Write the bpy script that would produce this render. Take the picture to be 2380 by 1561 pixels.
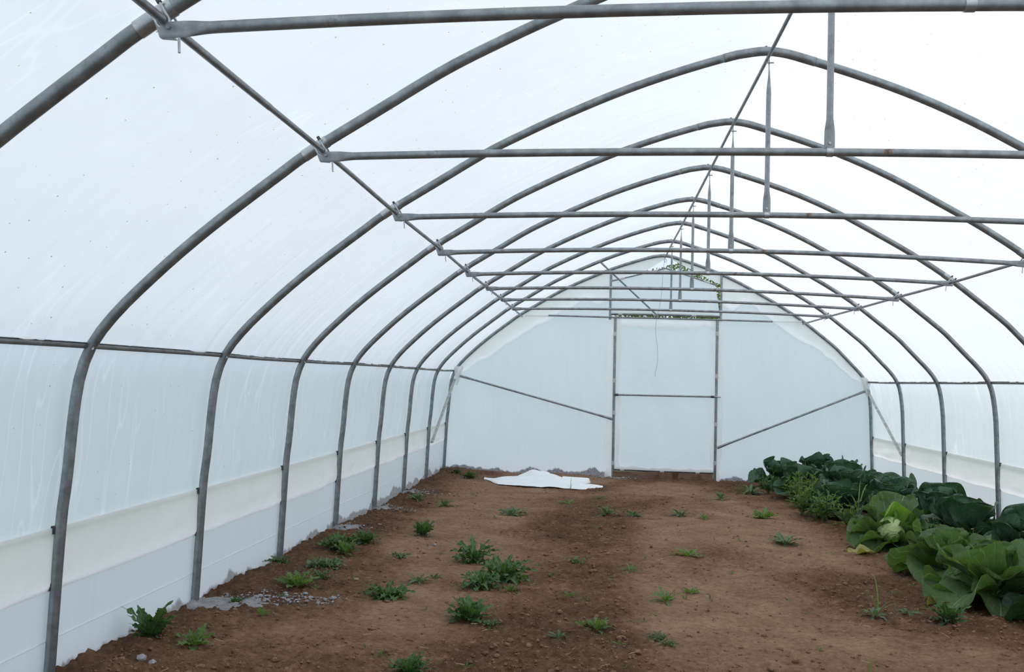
import bpy, math, random
import numpy as np
from mathutils import Vector, Matrix, Euler

for o in list(bpy.data.objects):
    bpy.data.objects.remove(o, do_unlink=True)
SC = bpy.context.scene
COL = SC.collection
PI = math.pi

# ------------------------------------------------------------------ camera
YAW, PITCH, ROLL = .0910, .0429, .0291
CAM = Vector((-1.0298, -17.7604, 1.6371))
cd = bpy.data.cameras.new('camera')
cd.sensor_width = 36.0
cd.lens = 2300.0 / 2380.0 * 36.0
cd.clip_end = 500
cam = bpy.data.objects.new('camera', cd)
COL.objects.link(cam)
F = Vector((-math.sin(YAW) * math.cos(PITCH), math.cos(YAW) * math.cos(PITCH), math.sin(PITCH)))
R = Vector((math.cos(YAW), math.sin(YAW), 0))
U = R.cross(F)
R2 = math.cos(ROLL) * R + math.sin(ROLL) * U
U2 = -math.sin(ROLL) * R + math.cos(ROLL) * U
M = Matrix((R2, U2, -F)).transposed().to_4x4()
M.translation = CAM
cam.matrix_world = M
SC.camera = cam

# ------------------------------------------------------------------ sky (bright overcast) and exposure
world = bpy.data.worlds.new('overcast_sky')
SC.world = world
world.use_nodes = True
wt = world.node_tree
wt.nodes.clear()
wo = wt.nodes.new('ShaderNodeOutputWorld')
wb = wt.nodes.new('ShaderNodeBackground')
wc = wt.nodes.new('ShaderNodeTexCoord')
wx = wt.nodes.new('ShaderNodeSeparateXYZ')
wr = wt.nodes.new('ShaderNodeValToRGB')
wt.links.new(wc.outputs['Generated'], wx.inputs[0])
wt.links.new(wx.outputs['Z'], wr.inputs[0])
wt.links.new(wr.outputs[0], wb.inputs[0])
wt.links.new(wb.outputs[0], wo.inputs[0])
wr.color_ramp.elements[0].position = 0.0
wr.color_ramp.elements[0].color = (.46, .545, .66, 1)
wr.color_ramp.elements[1].position = 0.9
wr.color_ramp.elements[1].color = (.80, .89, 1.0, 1)
wb.inputs[1].default_value = 1.05
SC.view_settings.view_transform = 'Standard'
SC.view_settings.look = 'None'
SC.view_settings.gamma = 1.0
SC.view_settings.use_curve_mapping = False
SC.view_settings.exposure = 0.54
# the veiled sun high on the right
sd = bpy.data.lights.new('veiled_sun', 'SUN')
sd.energy = 1.35
sd.angle = math.radians(60)
sd.color = (1.0, .94, .86)
so = bpy.data.objects.new('veiled_sun', sd)
COL.objects.link(so)
so.rotation_euler = (math.radians(0), math.radians(30), 0)
so.location = (6, -4, 12)

# ------------------------------------------------------------------ helpers
RNG = np.random.RandomState(7)
rnd = random.Random(11)


def mesh(name, verts, faces, uv=None, smooth=True):
    me = bpy.data.meshes.new(name)
    me.from_pydata([tuple(map(float, v)) for v in verts], [], faces)
    if smooth:
        me.polygons.foreach_set('use_smooth', [True] * len(me.polygons))
    if uv is not None:
        l = me.uv_layers.new(name='UVMap')
        idx = np.empty(len(me.loops), int)
        me.loops.foreach_get('vertex_index', idx)
        l.data.foreach_set('uv', np.asarray(uv, float)[idx].ravel())
    me.update()
    return me


def obj(name, me, mat, parent=None, loc=None, rot=None, scale=None):
    o = bpy.data.objects.new(name, me)
    COL.objects.link(o)
    if mat is not None and len(me.materials) == 0:
        me.materials.append(mat)
    if parent is not None:
        o.parent = parent
    if loc is not None:
        o.location = loc
    if rot is not None:
        o.rotation_euler = rot
    if scale is not None:
        o.scale = scale if hasattr(scale, '__len__') else (scale,) * 3
    return o


def tag(o, label=None, cat=None, group=None, kind=None):
    if label:
        o['label'] = label
    if cat:
        o['category'] = cat
    if group:
        o['group'] = group
    if kind:
        o['kind'] = kind
    return o


def thing(name, label, cat, loc=(0, 0, 0), rz=0.0, group=None):
    o = bpy.data.objects.new(name, None)
    o.empty_display_size = .1
    COL.objects.link(o)
    o.location = loc
    o.rotation_euler = (0, 0, rz)
    return tag(o, label, cat, group)


class MB:
    def __init__(s):
        s.v, s.f = [], []

    def add(s, v, f):
        k = len(s.v)
        s.v += [tuple(p) for p in v]
        s.f += [tuple(i + k for i in q) for q in f]
        return s

    def tube(s, path, r, n=12, cap=True, flat=None):
        """sweep; r scalar or list; flat: list of (sx, sz) multipliers along (side, up)"""
        P = np.asarray(path, float)
        m = len(P)
        rr = np.full(m, r) if np.isscalar(r) else np.asarray(r, float)
        T = np.gradient(P, axis=0)
        T /= np.linalg.norm(T, axis=1)[:, None] + 1e-12
        ref = np.array([0, 0, 1.]) if abs(T[0][2]) < .9 else np.array([0, 1., 0])
        V = []
        for i in range(m):
            a = np.cross(T[i], ref)
            a /= np.linalg.norm(a) + 1e-12
            b = np.cross(a, T[i])
            ref = b
            fa, fb = (1, 1) if flat is None else flat[i]
            for k in range(n):
                t = 2 * PI * k / n
                V.append(P[i] + rr[i] * (fa * math.cos(t) * a + fb * math.sin(t) * b))
        Fc = []
        for i in range(m - 1):
            for k in range(n):
                k2 = (k + 1) % n
                Fc.append((i * n + k, i * n + k2, (i + 1) * n + k2, (i + 1) * n + k))
        if cap:
            Fc.append(tuple(range(n - 1, -1, -1)))
            Fc.append(tuple((m - 1) * n + k for k in range(n)))
        return s.add(V, Fc)

    def box(s, lo, hi):
        x0, y0, z0 = lo
        x1, y1, z1 = hi
        v = [(x0, y0, z0), (x1, y0, z0), (x1, y1, z0), (x0, y1, z0), (x0, y0, z1), (x1, y0, z1), (x1, y1, z1), (x0, y1, z1)]
        return s.add(v, [(0, 3, 2, 1), (4, 5, 6, 7), (0, 1, 5, 4), (1, 2, 6, 5), (2, 3, 7, 6), (3, 0, 4, 7)])

    def me(s, name, smooth=True):
        return mesh(name, s.v, s.f, smooth=smooth)

    def build(s, name, mat, parent=None, loc=None, smooth=True):
        m = s.me(name, smooth)
        if smooth:
            try:
                m.set_sharp_from_angle(angle=math.radians(50))
            except Exception:
                pass
        return obj(name, m, mat, parent, loc)


def gridfaces(nu, nv):
    return [(j * nu + i, j * nu + i + 1, (j + 1) * nu + i + 1, (j + 1) * nu + i) for j in range(nv - 1) for i in range(nu - 1)]


def vnoise(x, y, seed=0):
    """smooth value noise, vectorised, range -1..1"""
    r = np.random.RandomState(seed)
    L = r.uniform(-1, 1, (257, 257))
    x = np.asarray(x, float) + 1000.0
    y = np.asarray(y, float) + 1000.0
    xi = np.floor(x).astype(int)
    yi = np.floor(y).astype(int)
    fx = x - xi
    fy = y - yi
    fx = fx * fx * fx * (fx * (fx * 6 - 15) + 10)
    fy = fy * fy * fy * (fy * (fy * 6 - 15) + 10)
    a = L[xi % 256, yi % 256]
    b = L[(xi + 1) % 256, yi % 256]
    c = L[xi % 256, (yi + 1) % 256]
    d = L[(xi + 1) % 256, (yi + 1) % 256]
    return (a * (1 - fx) + b * fx) * (1 - fy) + (c * (1 - fx) + d * fx) * fy


def fbm(x, y, seed, octv=4, gain=.5):
    t = 0
    a = 1.0
    for k in range(octv):
        t = t + a * vnoise(x * 2 ** k + 13.7 * k, y * 2 ** k - 7.1 * k, seed + k)
        a *= gain
    return t


def resample(pts, n, closed=False):
    """Catmull-Rom then even arc length"""
    P = np.asarray(pts, float)
    Q = np.vstack([2 * P[0] - P[1], P, 2 * P[-1] - P[-2]])
    out = []
    for i in range(1, len(Q) - 2):
        for t in np.linspace(0, 1, 24, endpoint=False):
            p0, p1, p2, p3 = Q[i - 1:i + 3]
            out.append(.5 * (2 * p1 + (p2 - p0) * t + (2 * p0 - 5 * p1 + 4 * p2 - p3) * t * t + (3 * p1 - p0 - 3 * p2 + p3) * t ** 3))
    out.append(P[-1])
    out = np.array(out)
    s = np.r_[0, np.cumsum(np.linalg.norm(np.diff(out, axis=0), axis=1))]
    q = np.linspace(0, s[-1], n)
    return np.stack([np.interp(q, s, out[:, k]) for k in range(out.shape[1])], 1)


# ------------------------------------------------------------------ materials
class NT:
    def __init__(s, name):
        s.m = bpy.data.materials.new(name)
        s.m.use_nodes = True
        s.t = s.m.node_tree
        s.t.nodes.clear()
        s.out = s.t.nodes.new('ShaderNodeOutputMaterial')

    def n(s, typ, **kw):
        nd = s.t.nodes.new('ShaderNode' + typ)
        for k, v in kw.items():
            setattr(nd, k, v)
        return nd

    def l(s, a, b):
        s.t.links.new(a, b)

    def val(s, sock, v):
        if hasattr(v, 'is_output') or isinstance(v, bpy.types.NodeSocket):
            s.l(v, sock)
        else:
            sock.default_value = v

    def math(s, op, a, b=0.0, c=0.0, clamp=False):
        nd = s.n('Math', operation=op, use_clamp=clamp)
        for i, v in enumerate((a, b, c)):
            s.val(nd.inputs[i], v)
        return nd.outputs[0]

    def mix(s, fac, a, b, blend='MIX'):
        nd = s.n('Mix', data_type='RGBA', blend_type=blend)
        s.val(nd.inputs[0], fac)
        s.val(nd.inputs[6], a)
        s.val(nd.inputs[7], b)
        return nd.outputs[2]

    def noise(s, vec, scale, detail=3, rough=.55):
        nd = s.n('TexNoise')
        s.l(vec, nd.inputs['Vector'])
        nd.inputs['Scale'].default_value = scale
        nd.inputs['Detail'].default_value = detail
        nd.inputs['Roughness'].default_value = rough
        return nd.outputs['Fac']

    def ramp(s, fac, stops):
        nd = s.n('ValToRGB')
        e = nd.color_ramp.elements
        while len(e) < len(stops):
            e.new(.5)
        for q, (p, c) in zip(e, stops):
            q.position = p
            q.color = c if len(c) == 4 else (*c, 1)
        s.l(fac, nd.inputs[0])
        return nd.outputs[0]

    def scaled(s, vec, sc):
        nd = s.n('Mapping')
        s.l(vec, nd.inputs[0])
        nd.inputs['Scale'].default_value = sc
        return nd.outputs[0]

    def bump(s, h, strength, dist):
        nd = s.n('Bump')
        nd.inputs['Strength'].default_value = strength
        nd.inputs['Distance'].default_value = dist
        s.l(h, nd.inputs['Height'])
        return nd.outputs[0]

    def done(s, sh):
        s.l(sh, s.out.inputs[0])
        return s.m


def film_mat(name, tcol, dcol, trans=.68, specks=0.0, streak=(6, 6, .4), soil_foot=None, gloss=.05, bump=.25, folds=0.0):
    """light-diffusing greenhouse polythene: translucent + diffuse + thin gloss"""
    t = NT(name)
    pos = t.n('TexCoord').outputs['Object']
    st = t.noise(t.scaled(pos, streak), 3.0, 4, .6)
    cl = t.noise(pos, .8, 2)
    var = t.math('ADD', t.math('MULTIPLY', st, .07), t.math('MULTIPLY', cl, .06))
    var = t.math('ADD', var, .935)
    if folds:
        # lighter streaks painted in for fold shading and for pleats where film doubles
        wv = t.n('Mapping')
        t.l(pos, wv.inputs[0])
        wv.inputs['Scale'].default_value = (.6, 2.2, .30)
        wv.inputs['Rotation'].default_value = (.22, 0, 0)
        pl = t.noise(wv.outputs[0], 3.2, 1, .4)
        pl = t.math('ABSOLUTE', t.math('SUBTRACT', pl, .5))
        pl = t.math('MULTIPLY', t.math('SUBTRACT', .022, pl), 45, clamp=True)
        pm = t.math('MULTIPLY', t.math('SUBTRACT', t.noise(pos, 1.1, 2), .42), 5, clamp=True)
        var = t.math('ADD', var, t.math('MULTIPLY', t.math('MULTIPLY', pl, pm), folds))
    tc = t.mix(1.0, (*tcol, 1), var, 'MULTIPLY')
    dc = t.mix(1.0, (*dcol, 1), var, 'MULTIPLY')
    if specks:
        vo = t.n('TexVoronoi', voronoi_dimensions='2D')
        t.l(t.n('TexCoord').outputs['UV'], vo.inputs['Vector'])
        vo.inputs['Scale'].default_value = 6.5
        dens = t.math('GREATER_THAN', t.noise(pos, 1.3, 3), .42)
        # speck size varies per cell
        sep = t.n('SeparateColor')
        t.l(vo.outputs['Color'], sep.inputs[0])
        rad = t.math('MULTIPLY', sep.outputs[0], specks)
        sp = t.math('LESS_THAN', vo.outputs['Distance'], rad)
        pick = t.math('GREATER_THAN', sep.outputs[1], .25)
        sp = t.math('MULTIPLY', t.math('MULTIPLY', sp, pick), dens)
        tc = t.mix(sp, tc, (.36, .35, .35, 1))
        dc = t.mix(sp, dc, (.10, .09, .09, 1))
    if soil_foot:
        # foot painted dark for soil stains and for soil heaped outside showing through
        axis, base, amp, freq, dcolr = soil_foot
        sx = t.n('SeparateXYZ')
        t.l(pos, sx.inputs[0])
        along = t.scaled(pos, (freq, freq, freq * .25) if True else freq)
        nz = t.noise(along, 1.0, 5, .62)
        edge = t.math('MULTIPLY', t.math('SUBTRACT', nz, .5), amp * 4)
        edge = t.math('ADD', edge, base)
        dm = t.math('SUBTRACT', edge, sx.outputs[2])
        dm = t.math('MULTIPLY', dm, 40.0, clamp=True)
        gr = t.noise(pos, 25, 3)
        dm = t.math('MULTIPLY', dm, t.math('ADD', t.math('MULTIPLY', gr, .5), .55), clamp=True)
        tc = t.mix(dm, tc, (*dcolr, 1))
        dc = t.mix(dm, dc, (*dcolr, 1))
    h = t.math('ADD', t.math('MULTIPLY', st, .5), t.noise(pos, 5, 3))
    nrm = t.bump(h, bump, .012)
    tr = t.n('BsdfTranslucent')
    di = t.n('BsdfDiffuse')
    gl = t.n('BsdfGlossy')
    gl.inputs['Roughness'].default_value = .22
    for q, c in ((tr, tc), (di, dc)):
        t.l(c, q.inputs['Color'])
        t.l(nrm, q.inputs['Normal'])
    t.l(nrm, gl.inputs['Normal'])
    m1 = t.n('MixShader')
    m1.inputs[0].default_value = trans
    t.l(di.outputs[0], m1.inputs[1])
    t.l(tr.outputs[0], m1.inputs[2])
    m2 = t.n('MixShader')
    lw = t.n('LayerWeight')
    lw.inputs[0].default_value = .5
    t.l(t.math('ADD', t.math('MULTIPLY', t.math('POWER', lw.outputs['Facing'], 4.0), .22), gloss * .5, clamp=True), m2.inputs[0])
    t.l(m1.outputs[0], m2.inputs[1])
    t.l(gl.outputs[0], m2.inputs[2])
    return t.done(m2.outputs[0])


def metal_mat(name, base, rust=0.0, rough=.45, metallic=.75):
    t = NT(name)
    pos = t.n('TexCoord').outputs['Object']
    a = t.noise(pos, 14, 5, .65)
    b = t.noise(pos, 90, 3)
    c = t.ramp(a, [(.30, tuple(q * .62 for q in base)), (.55, base), (.72, tuple(min(1, q * 1.35) for q in base))])
    c = t.mix(t.math('MULTIPLY', b, .25), c, tuple(q * .7 for q in base) + (1,))
    bs = t.n('BsdfPrincipled')
    rg = t.math('ADD', t.math('MULTIPLY', b, .2), rough - .1)
    mt = metallic
    if rust:
        m = t.noise(pos, 5, 6, .75)
        rm = t.math('MULTIPLY', t.math('SUBTRACT', m, 1 - rust), 14, clamp=True)
        c = t.mix(rm, c, (.16, .08, .045, 1))
        mt = t.math('SUBTRACT', metallic, t.math('MULTIPLY', rm, metallic))
        rg = t.math('ADD', rg, t.math('MULTIPLY', rm, .35))
    t.l(c, bs.inputs['Base Color'])
    t.val(bs.inputs['Metallic'], mt)
    t.l(rg, bs.inputs['Roughness'])
    t.l(t.bump(b, .12, .003), bs.inputs['Normal'])
    return t.done(bs.outputs[0])


def plain_mat(name, base, rough=.8, var=.25, scale=8, bump=.3, bdist=.01):
    t = NT(name)
    pos = t.n('TexCoord').outputs['Object']
    a = t.noise(pos, scale, 5, .65)
    lo = tuple(q * (1 - var) for q in base)
    hi = tuple(min(1, q * (1 + var)) for q in base)
    bs = t.n('BsdfPrincipled')
    t.l(t.ramp(a, [(.3, lo), (.7, hi)]), bs.inputs['Base Color'])
    bs.inputs['Roughness'].default_value = rough
    t.l(t.bump(t.noise(pos, scale * 4, 4), bump, bdist), bs.inputs['Normal'])
    return t.done(bs.outputs[0])


def leaf_mat(name, base, vein, veins=9.0, hue=.25, trans=.28, rough=.5, spec=.3, fan=True):
    t = NT(name)
    tc = t.n('TexCoord')
    uv = tc.outputs['UV']
    sx = t.n('SeparateXYZ')
    t.l(uv, sx.inputs[0])
    u = t.math('SUBTRACT', sx.outputs[0], .5)
    v = sx.outputs[1]
    au = t.math('ABSOLUTE', u)
    rib = t.math('MULTIPLY', t.math('SUBTRACT', .016, au), 90, clamp=True)
    if fan:
        th = t.math('ARCTAN2', u, t.math('ADD', v, .12))
        nz = t.noise(uv, 4, 2)
        th = t.math('ADD', th, t.math('MULTIPLY', nz, .12))
        w = t.math('ABSOLUTE', t.math('SUBTRACT', t.math('FRACT', t.math('MULTIPLY', th, veins)), .5))
        vm = t.math('MULTIPLY', t.math('SUBTRACT', .085, w), 11, clamp=True)
        vo = t.n('TexVoronoi', feature='DISTANCE_TO_EDGE', voronoi_dimensions='2D')
        t.l(uv, vo.inputs['Vector'])
        vo.inputs['Scale'].default_value = 11
        net = t.math('MULTIPLY', t.math('SUBTRACT', .06, vo.outputs['Distance']), 8, clamp=True)
        vm = t.math('MAXIMUM', vm, t.math('MULTIPLY', net, .22))
    else:
        ph = t.math('SUBTRACT', t.math('MULTIPLY', v, veins), t.math('MULTIPLY', au, veins * 1.3))
        w = t.math('ABSOLUTE', t.math('SUBTRACT', t.math('FRACT', ph), .5))
        vm = t.math('MULTIPLY', t.math('SUBTRACT', .07, w), 10, clamp=True)
    vm = t.math('MAXIMUM', t.math('MULTIPLY', vm, .55), rib)
    oi = t.n('ObjectInfo')
    f1 = t.math('ADD', t.math('MULTIPLY', oi.outputs['Random'], hue * 2), 1 - hue)
    mott = t.math('ADD', t.math('MULTIPLY', t.noise(uv, 7, 4), .5), .75)
    f = t.math('MULTIPLY', f1, mott)
    c = t.mix(1.0, (*base, 1), f, 'MULTIPLY')
    c = t.mix(t.math('MULTIPLY', vm, .8), c, (*vein, 1))
    bs = t.n('BsdfPrincipled')
    t.l(c, bs.inputs['Base Color'])
    bs.inputs['Roughness'].default_value = rough
    bs.inputs['Specular IOR Level'].default_value = spec
    hgt = t.math('SUBTRACT', t.noise(uv, 16, 3), t.math('MULTIPLY', vm, .8))
    t.l(t.bump(hgt, .7, .02), bs.inputs['Normal'])
    tr = t.n('BsdfTranslucent')
    t.l(t.mix(1.0, c, (1.3, 1.5, .5, 1), 'MULTIPLY'), tr.inputs['Color'])
    mx = t.n('MixShader')
    mx.inputs[0].default_value = trans
    t.l(bs.outputs[0], mx.inputs[1])
    t.l(tr.outputs[0], mx.inputs[2])
    return t.done(mx.outputs[0])


def soil_mat():
    t = NT('soil')
    pos = t.n('TexCoord').outputs['Object']
    at = t.n('Attribute', attribute_name='clod').outputs['Fac']
    a = t.noise(pos, 2.6, 6, .65)
    b = t.noise(pos, 22, 5, .7)
    c = t.noise(pos, 140, 3, .6)
    f = t.math('ADD', t.math('MULTIPLY', a, .62), t.math('MULTIPLY', b, .80))
    f = t.math('SUBTRACT', f, .28)
    f = t.math('SUBTRACT', t.math('ADD', f, .22), t.math('MULTIPLY', at, .34))
    col = t.ramp(f, [(.20, (.108, .057, .034)), (.42, (.230, .128, .076)), (.60, (.365, .212, .130)), (.82, (.54, .342, .215))])
    col = t.mix(t.math('MULTIPLY', c, .4), col, (.16, .082, .045, 1))
    pe = t.n('TexVoronoi')
    t.l(pos, pe.inputs['Vector'])
    pe.inputs['Scale'].default_value = 40
    sp = t.math('LESS_THAN', pe.outputs['Distance'], .11)
    sc = t.n('SeparateColor')
    t.l(pe.outputs['Color'], sc.inputs[0])
    sp = t.math('MULTIPLY', sp, t.math('GREATER_THAN', sc.outputs[0], .93))
    col = t.mix(sp, col, (.38, .33, .28, 1))
    bs = t.n('BsdfPrincipled')
    t.l(col, bs.inputs['Base Color'])
    bs.inputs['Roughness'].default_value = .95
    bs.inputs['Specular IOR Level'].default_value = .12
    h = t.math('ADD', t.math('MULTIPLY', b, 1.0), t.math('MULTIPLY', c, .35))
    t.l(t.bump(h, 1.0, .045), bs.inputs['Normal'])
    return t.done(bs.outputs[0])


def wood_mat():
    t = NT('weathered_board')
    pos = t.n('TexCoord').outputs['Object']
    g = t.noise(t.scaled(pos, (1.2, 8, 14)), 4, 5, .6)
    s = t.noise(t.scaled(pos, (3, 3, 1.5)), 1.6, 3)
    c = t.ramp(g, [(.3, (.13, .075, .05)), (.7, (.24, .155, .11))])
    c = t.mix(t.math('MULTIPLY', t.math('SUBTRACT', s, .56), 9, clamp=True), c, (.10, .04, .02, 1))
    bs = t.n('BsdfPrincipled')
    t.l(c, bs.inputs['Base Color'])
    bs.inputs['Roughness'].default_value = .85
    t.l(t.bump(g, .3, .01), bs.inputs['Normal'])
    return t.done(bs.outputs[0])


M_ROOF = film_mat('roof_film', (.86, .88, .895), (.88, .895, .91), .70, specks=.029, streak=(2, 2, 2), folds=.05)
M_SIDE = film_mat('side_film', (.87, .915, .955), (.85, .89, .93), .68, specks=.022, streak=(1.0, 3.5, .3), folds=.12)
M_SKIRT = film_mat('skirt_film', (.86, .90, .95), (.86, .90, .94), .5, streak=(1, 9, .5),
                   soil_foot=('y', .055, .11, 1.6, (.30, .28, .27)))
M_FLAP = film_mat('flap_film', (.985, .955, .945), (.97, .955, .94), .55, streak=(1, 3, 3), bump=.4)
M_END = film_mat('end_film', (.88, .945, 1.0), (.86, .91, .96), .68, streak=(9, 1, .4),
                 soil_foot=('x', .025, .13, 2.1, (.12, .105, .125)))
M_DOORF = film_mat('door_film', (.88, .95, 1.0), (.86, .91, .96), .68, streak=(1.5, 1, 5))
M_EDGE = film_mat('edge_film', (.98, .98, .97), (.97, .975, .97), .62, streak=(3, 3, 3), bump=.4)
M_SHEET = film_mat('loose_film', (.95, .95, .95), (.98, .985, .99), .08, streak=(3, 3, 3), bump=.3)
M_HOOP = metal_mat('galvanized_hoop', (.30, .325, .335), 0, .42)
M_TIE = metal_mat('galvanized_tie', (.33, .35, .36), .36, .45)
M_PURLIN = metal_mat('galvanized_purlin', (.29, .30, .31), .30, .45)
M_RAIL = metal_mat('dull_rail', (.20, .205, .205), .36, .6, .4)
M_BRIGHT = metal_mat('bright_zinc', (.52, .54, .55), 0, .35)
M_DARK = metal_mat('dark_bolt', (.08, .08, .085), 0, .5, .6)
M_FLAT = metal_mat('dull_flat_bar', (.50, .50, .48), 0, .6, .4)
M_SOIL = soil_mat()
M_WOOD = wood_mat()
M_CONC = plain_mat('rough_concrete', (.27, .26, .26), .95, .35, 9, .8, .02)
M_STONE = plain_mat('grey_gravel', (.33, .32, .33), .9, .4, 30, .4)
M_PEBBLE = plain_mat('tan_pebble', (.36, .25, .18), .9, .25, 20, .3)
M_STRAW = plain_mat('dry_straw', (.42, .30, .19), .9, .3, 30, .1)
M_GRASS = plain_mat('lawn_grass', (.09, .14, .045), .95, .4, 1.5, .6, .05)
M_BARK = plain_mat('bark', (.10, .07, .05), .95, .3, 12, .5)
M_STRING = plain_mat('twine', (.30, .27, .26), .9, .2, 30, .1)
ML_CAB = leaf_mat('cabbage_leaf_green', (.105, .175, .066), (.36, .44, .29), 8.0, .18, .30)
ML_CABD = leaf_mat('cabbage_leaf_bluegreen', (.050, .105, .062), (.16, .26, .17), 8.0, .22, .16, .45, .4)
ML_CABP = leaf_mat('cabbage_leaf_pale', (.20, .36, .065), (.42, .55, .24), 8.0, .1, .35)
ML_CABY = leaf_mat('cabbage_leaf_yellowed', (.34, .31, .11), (.40, .36, .2), 6.0, .15, .25)
ML_HEAD = leaf_mat('cabbage_head', (.50, .60, .27), (.58, .66, .36), 5.0, .05, .1)
ML_TH = leaf_mat('thistle_leaf', (.075, .150, .050), (.20, .30, .16), 8.0, .25, .22, .55, .3, False)
ML_GR = leaf_mat('weed_leaf_grey_green', (.110, .170, .085), (.26, .34, .22), 8.0, .25, .2, .6, .3, False)
ML_BR = leaf_mat('weed_leaf_bright', (.145, .225, .072), (.28, .40, .14), 8.0, .2, .3, .5, .3, False)
ML_GRASS = leaf_mat('grass_blade', (.17, .28, .07), (.25, .36, .12), 3.0, .15, .3, .5, .3, False)
ML_TREE = leaf_mat('tree_leaf', (.17, .22, .055), (.24, .28, .09), 5.0, .3, .3, .5, .3, False)
ML_PINK = plain_mat('pink_bud', (.42, .20, .18), .8, .2, 30, .1)

# ------------------------------------------------------------------ setting out
SP = 1.8343


def HY(k):
    return -(8 - k) * SP


def g0(y):
    return np.interp(y, [-22, -13, -9, -5, 0, 40], [.01, 0, -.012, -.06, -.055, -.055])


def ground(x, y):
    x = np.asarray(x, float)
    y = np.asarray(y, float)
    z = g0(y) + .020 * fbm(x * .55, y * .55, 31, 3) + .010 * vnoise(x * 2.1, y * 2.1, 40)
    return z


# hoop centre line (x, z), left foot to right foot, traced round the arch
PROF = [(-3.83, -.16), (-3.815, 0), (-3.79, .79), (-3.768, 1.06), (-3.75, 1.36), (-3.73, 1.55), (-3.697, 1.68), (-3.655, 1.77), (-3.592, 1.86),
        (-3.505, 1.96), (-3.395, 2.07), (-3.235, 2.22), (-3.06, 2.37), (-2.89, 2.505), (-2.715, 2.64), (-2.535, 2.775), (-2.20, 2.985), (-1.86, 3.195),
        (-1.59, 3.335), (-1.305, 3.47), (-.936, 3.628), (-.57, 3.76), (-.22, 3.866), (-.09, 3.893), (.03, 3.906), (.16, 3.89), (.30, 3.850), (.63, 3.745),
        (1.0, 3.608), (1.36, 3.444), (1.70, 3.262), (2.10, 3.035), (2.46, 2.80), (2.745, 2.58), (2.95, 2.415), (3.06, 2.322), (3.296, 2.078), (3.45, 1.918),
        (3.555, 1.775), (3.61, 1.62), (3.645, 1.366), (3.66, 1.10), (3.70, 0), (3.705, -.16)]
HP = resample(PROF, 260)
HT = np.gradient(HP, axis=0)
HT /= np.linalg.norm(HT, axis=1)[:, None]
HN = np.stack([-HT[:, 1], HT[:, 0]], 1)          # outward (left leg: -x)


def prof_at(x):
    """height of the upper arch centre line at x"""
    m = HP[:, 1] > 1.5
    return np.interp(x, HP[m, 0], HP[m, 1])


IL = int(np.argmin(np.hypot(HP[:, 0] + 3.66, HP[:, 1] - 1.762)))
IR = int(np.argmin(np.hypot(HP[:, 0] - 3.56, HP[:, 1] - 1.762)))
HR = .0285

# ---- floor: bare tilled soil
xs = np.arange(-3.98, 3.98, .0165)
ys = [-20.3]
while ys[-1] < .35:
    y = ys[-1]
    d = y - CAM.y
    ys.append(y + (.05 if d < 4.2 else np.interp(d, [4.2, 8, 18], [.0135, .024, .055])))
ys = np.array(ys)
GX, GY = np.meshgrid(xs, ys)
GZ = ground(GX, GY)
cl = np.clip(fbm(GX * .8, GY * .5, 5, 3) * .9 + .45, 0, 1)            # where the tilth is loose and cloddy
bed = np.clip((GX - 1.35) * 2.5, 0, 1)
cl = np.maximum(cl, bed * .8)
edgeL = np.clip((-3.0 - GX) * 1.6, 0, 1)
cl = np.maximum(cl, edgeL)
cl = np.maximum(cl, np.clip((-11.2 - GY) * .6, 0, .75))
bill = np.abs(fbm(GX * 7, GY * 7, 61, 3)) + .6 * np.abs(vnoise(GX * 26, GY * 26, 71))
n1 = np.clip(vnoise(GX * 16, GY * 16, 62) * 1.6 - .15, 0, 1)
n2 = np.clip(vnoise(GX * 30, GY * 30, 63) * 1.7 - .2, 0, 1)
GZ = GZ + (.32 + .68 * cl) * (.024 * (bill - .5) + .016 * n1 + .009 * n2) + (.3 + .7 * cl) * .006 * vnoise(GX * 55, GY * 55, 81)
# soil drawn up against the film on the left, and low furrow beside it
GZ += .035 * np.exp(-((GX + 3.62) / .20) ** 2) * (.6 + .6 * vnoise(GY * .9, GX * 0, 91))
# footprints: shallow dimples down the walked middle
for i in range(70):
    fx = rnd.gauss(.1, .9)
    fy = rnd.uniform(-13.5, -1.5)
    an = rnd.uniform(-.4, .4)
    dx = (GX - fx) * math.cos(an) + (GY - fy) * math.sin(an)
    dy = -(GX - fx) * math.sin(an) + (GY - fy) * math.cos(an)
    w = np.exp(-((dx / .055) ** 2 + (dy / .13) ** 2))
    GZ -= .012 * w
    cl = cl * (1 - .7 * w)
fm = mesh('floor', np.stack([GX.ravel(), GY.ravel(), GZ.ravel()], 1).tolist(), gridfaces(len(xs), len(ys)))
at = fm.attributes.new('clod', 'FLOAT', 'POINT')
at.data.foreach_set('value', cl.ravel().astype(np.float32))
tag(obj('floor', fm, M_SOIL), 'brown tilled soil floor of the polytunnel', None, None, 'structure')


def gz(x, y):
    i = int(np.clip(round((x - xs[0]) / .0165), 0, len(xs) - 1))
    j = int(np.clip(np.searchsorted(ys, y), 0, len(ys) - 1))
    return float(GZ[j, i])


# ---- lawn outside
lx = np.linspace(-70, 70, 29)
LX, LY = np.meshgrid(lx, np.linspace(-80, 70, 31))
LZ = -.22 + .05 * vnoise(LX * .2, LY * .2, 3)
tag(obj('lawn', mesh('lawn', np.stack([LX.ravel(), LY.ravel(), LZ.ravel()], 1).tolist(), gridfaces(29, 31)), M_GRASS),
    'green lawn around the polytunnel', None, None, 'structure')

# ------------------------------------------------------------------ films
YF0, YF1 = -20.2, .06
fy = np.r_[np.arange(YF0, -15, .12), np.arange(-15, YF1 + .001, .035)]


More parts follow.
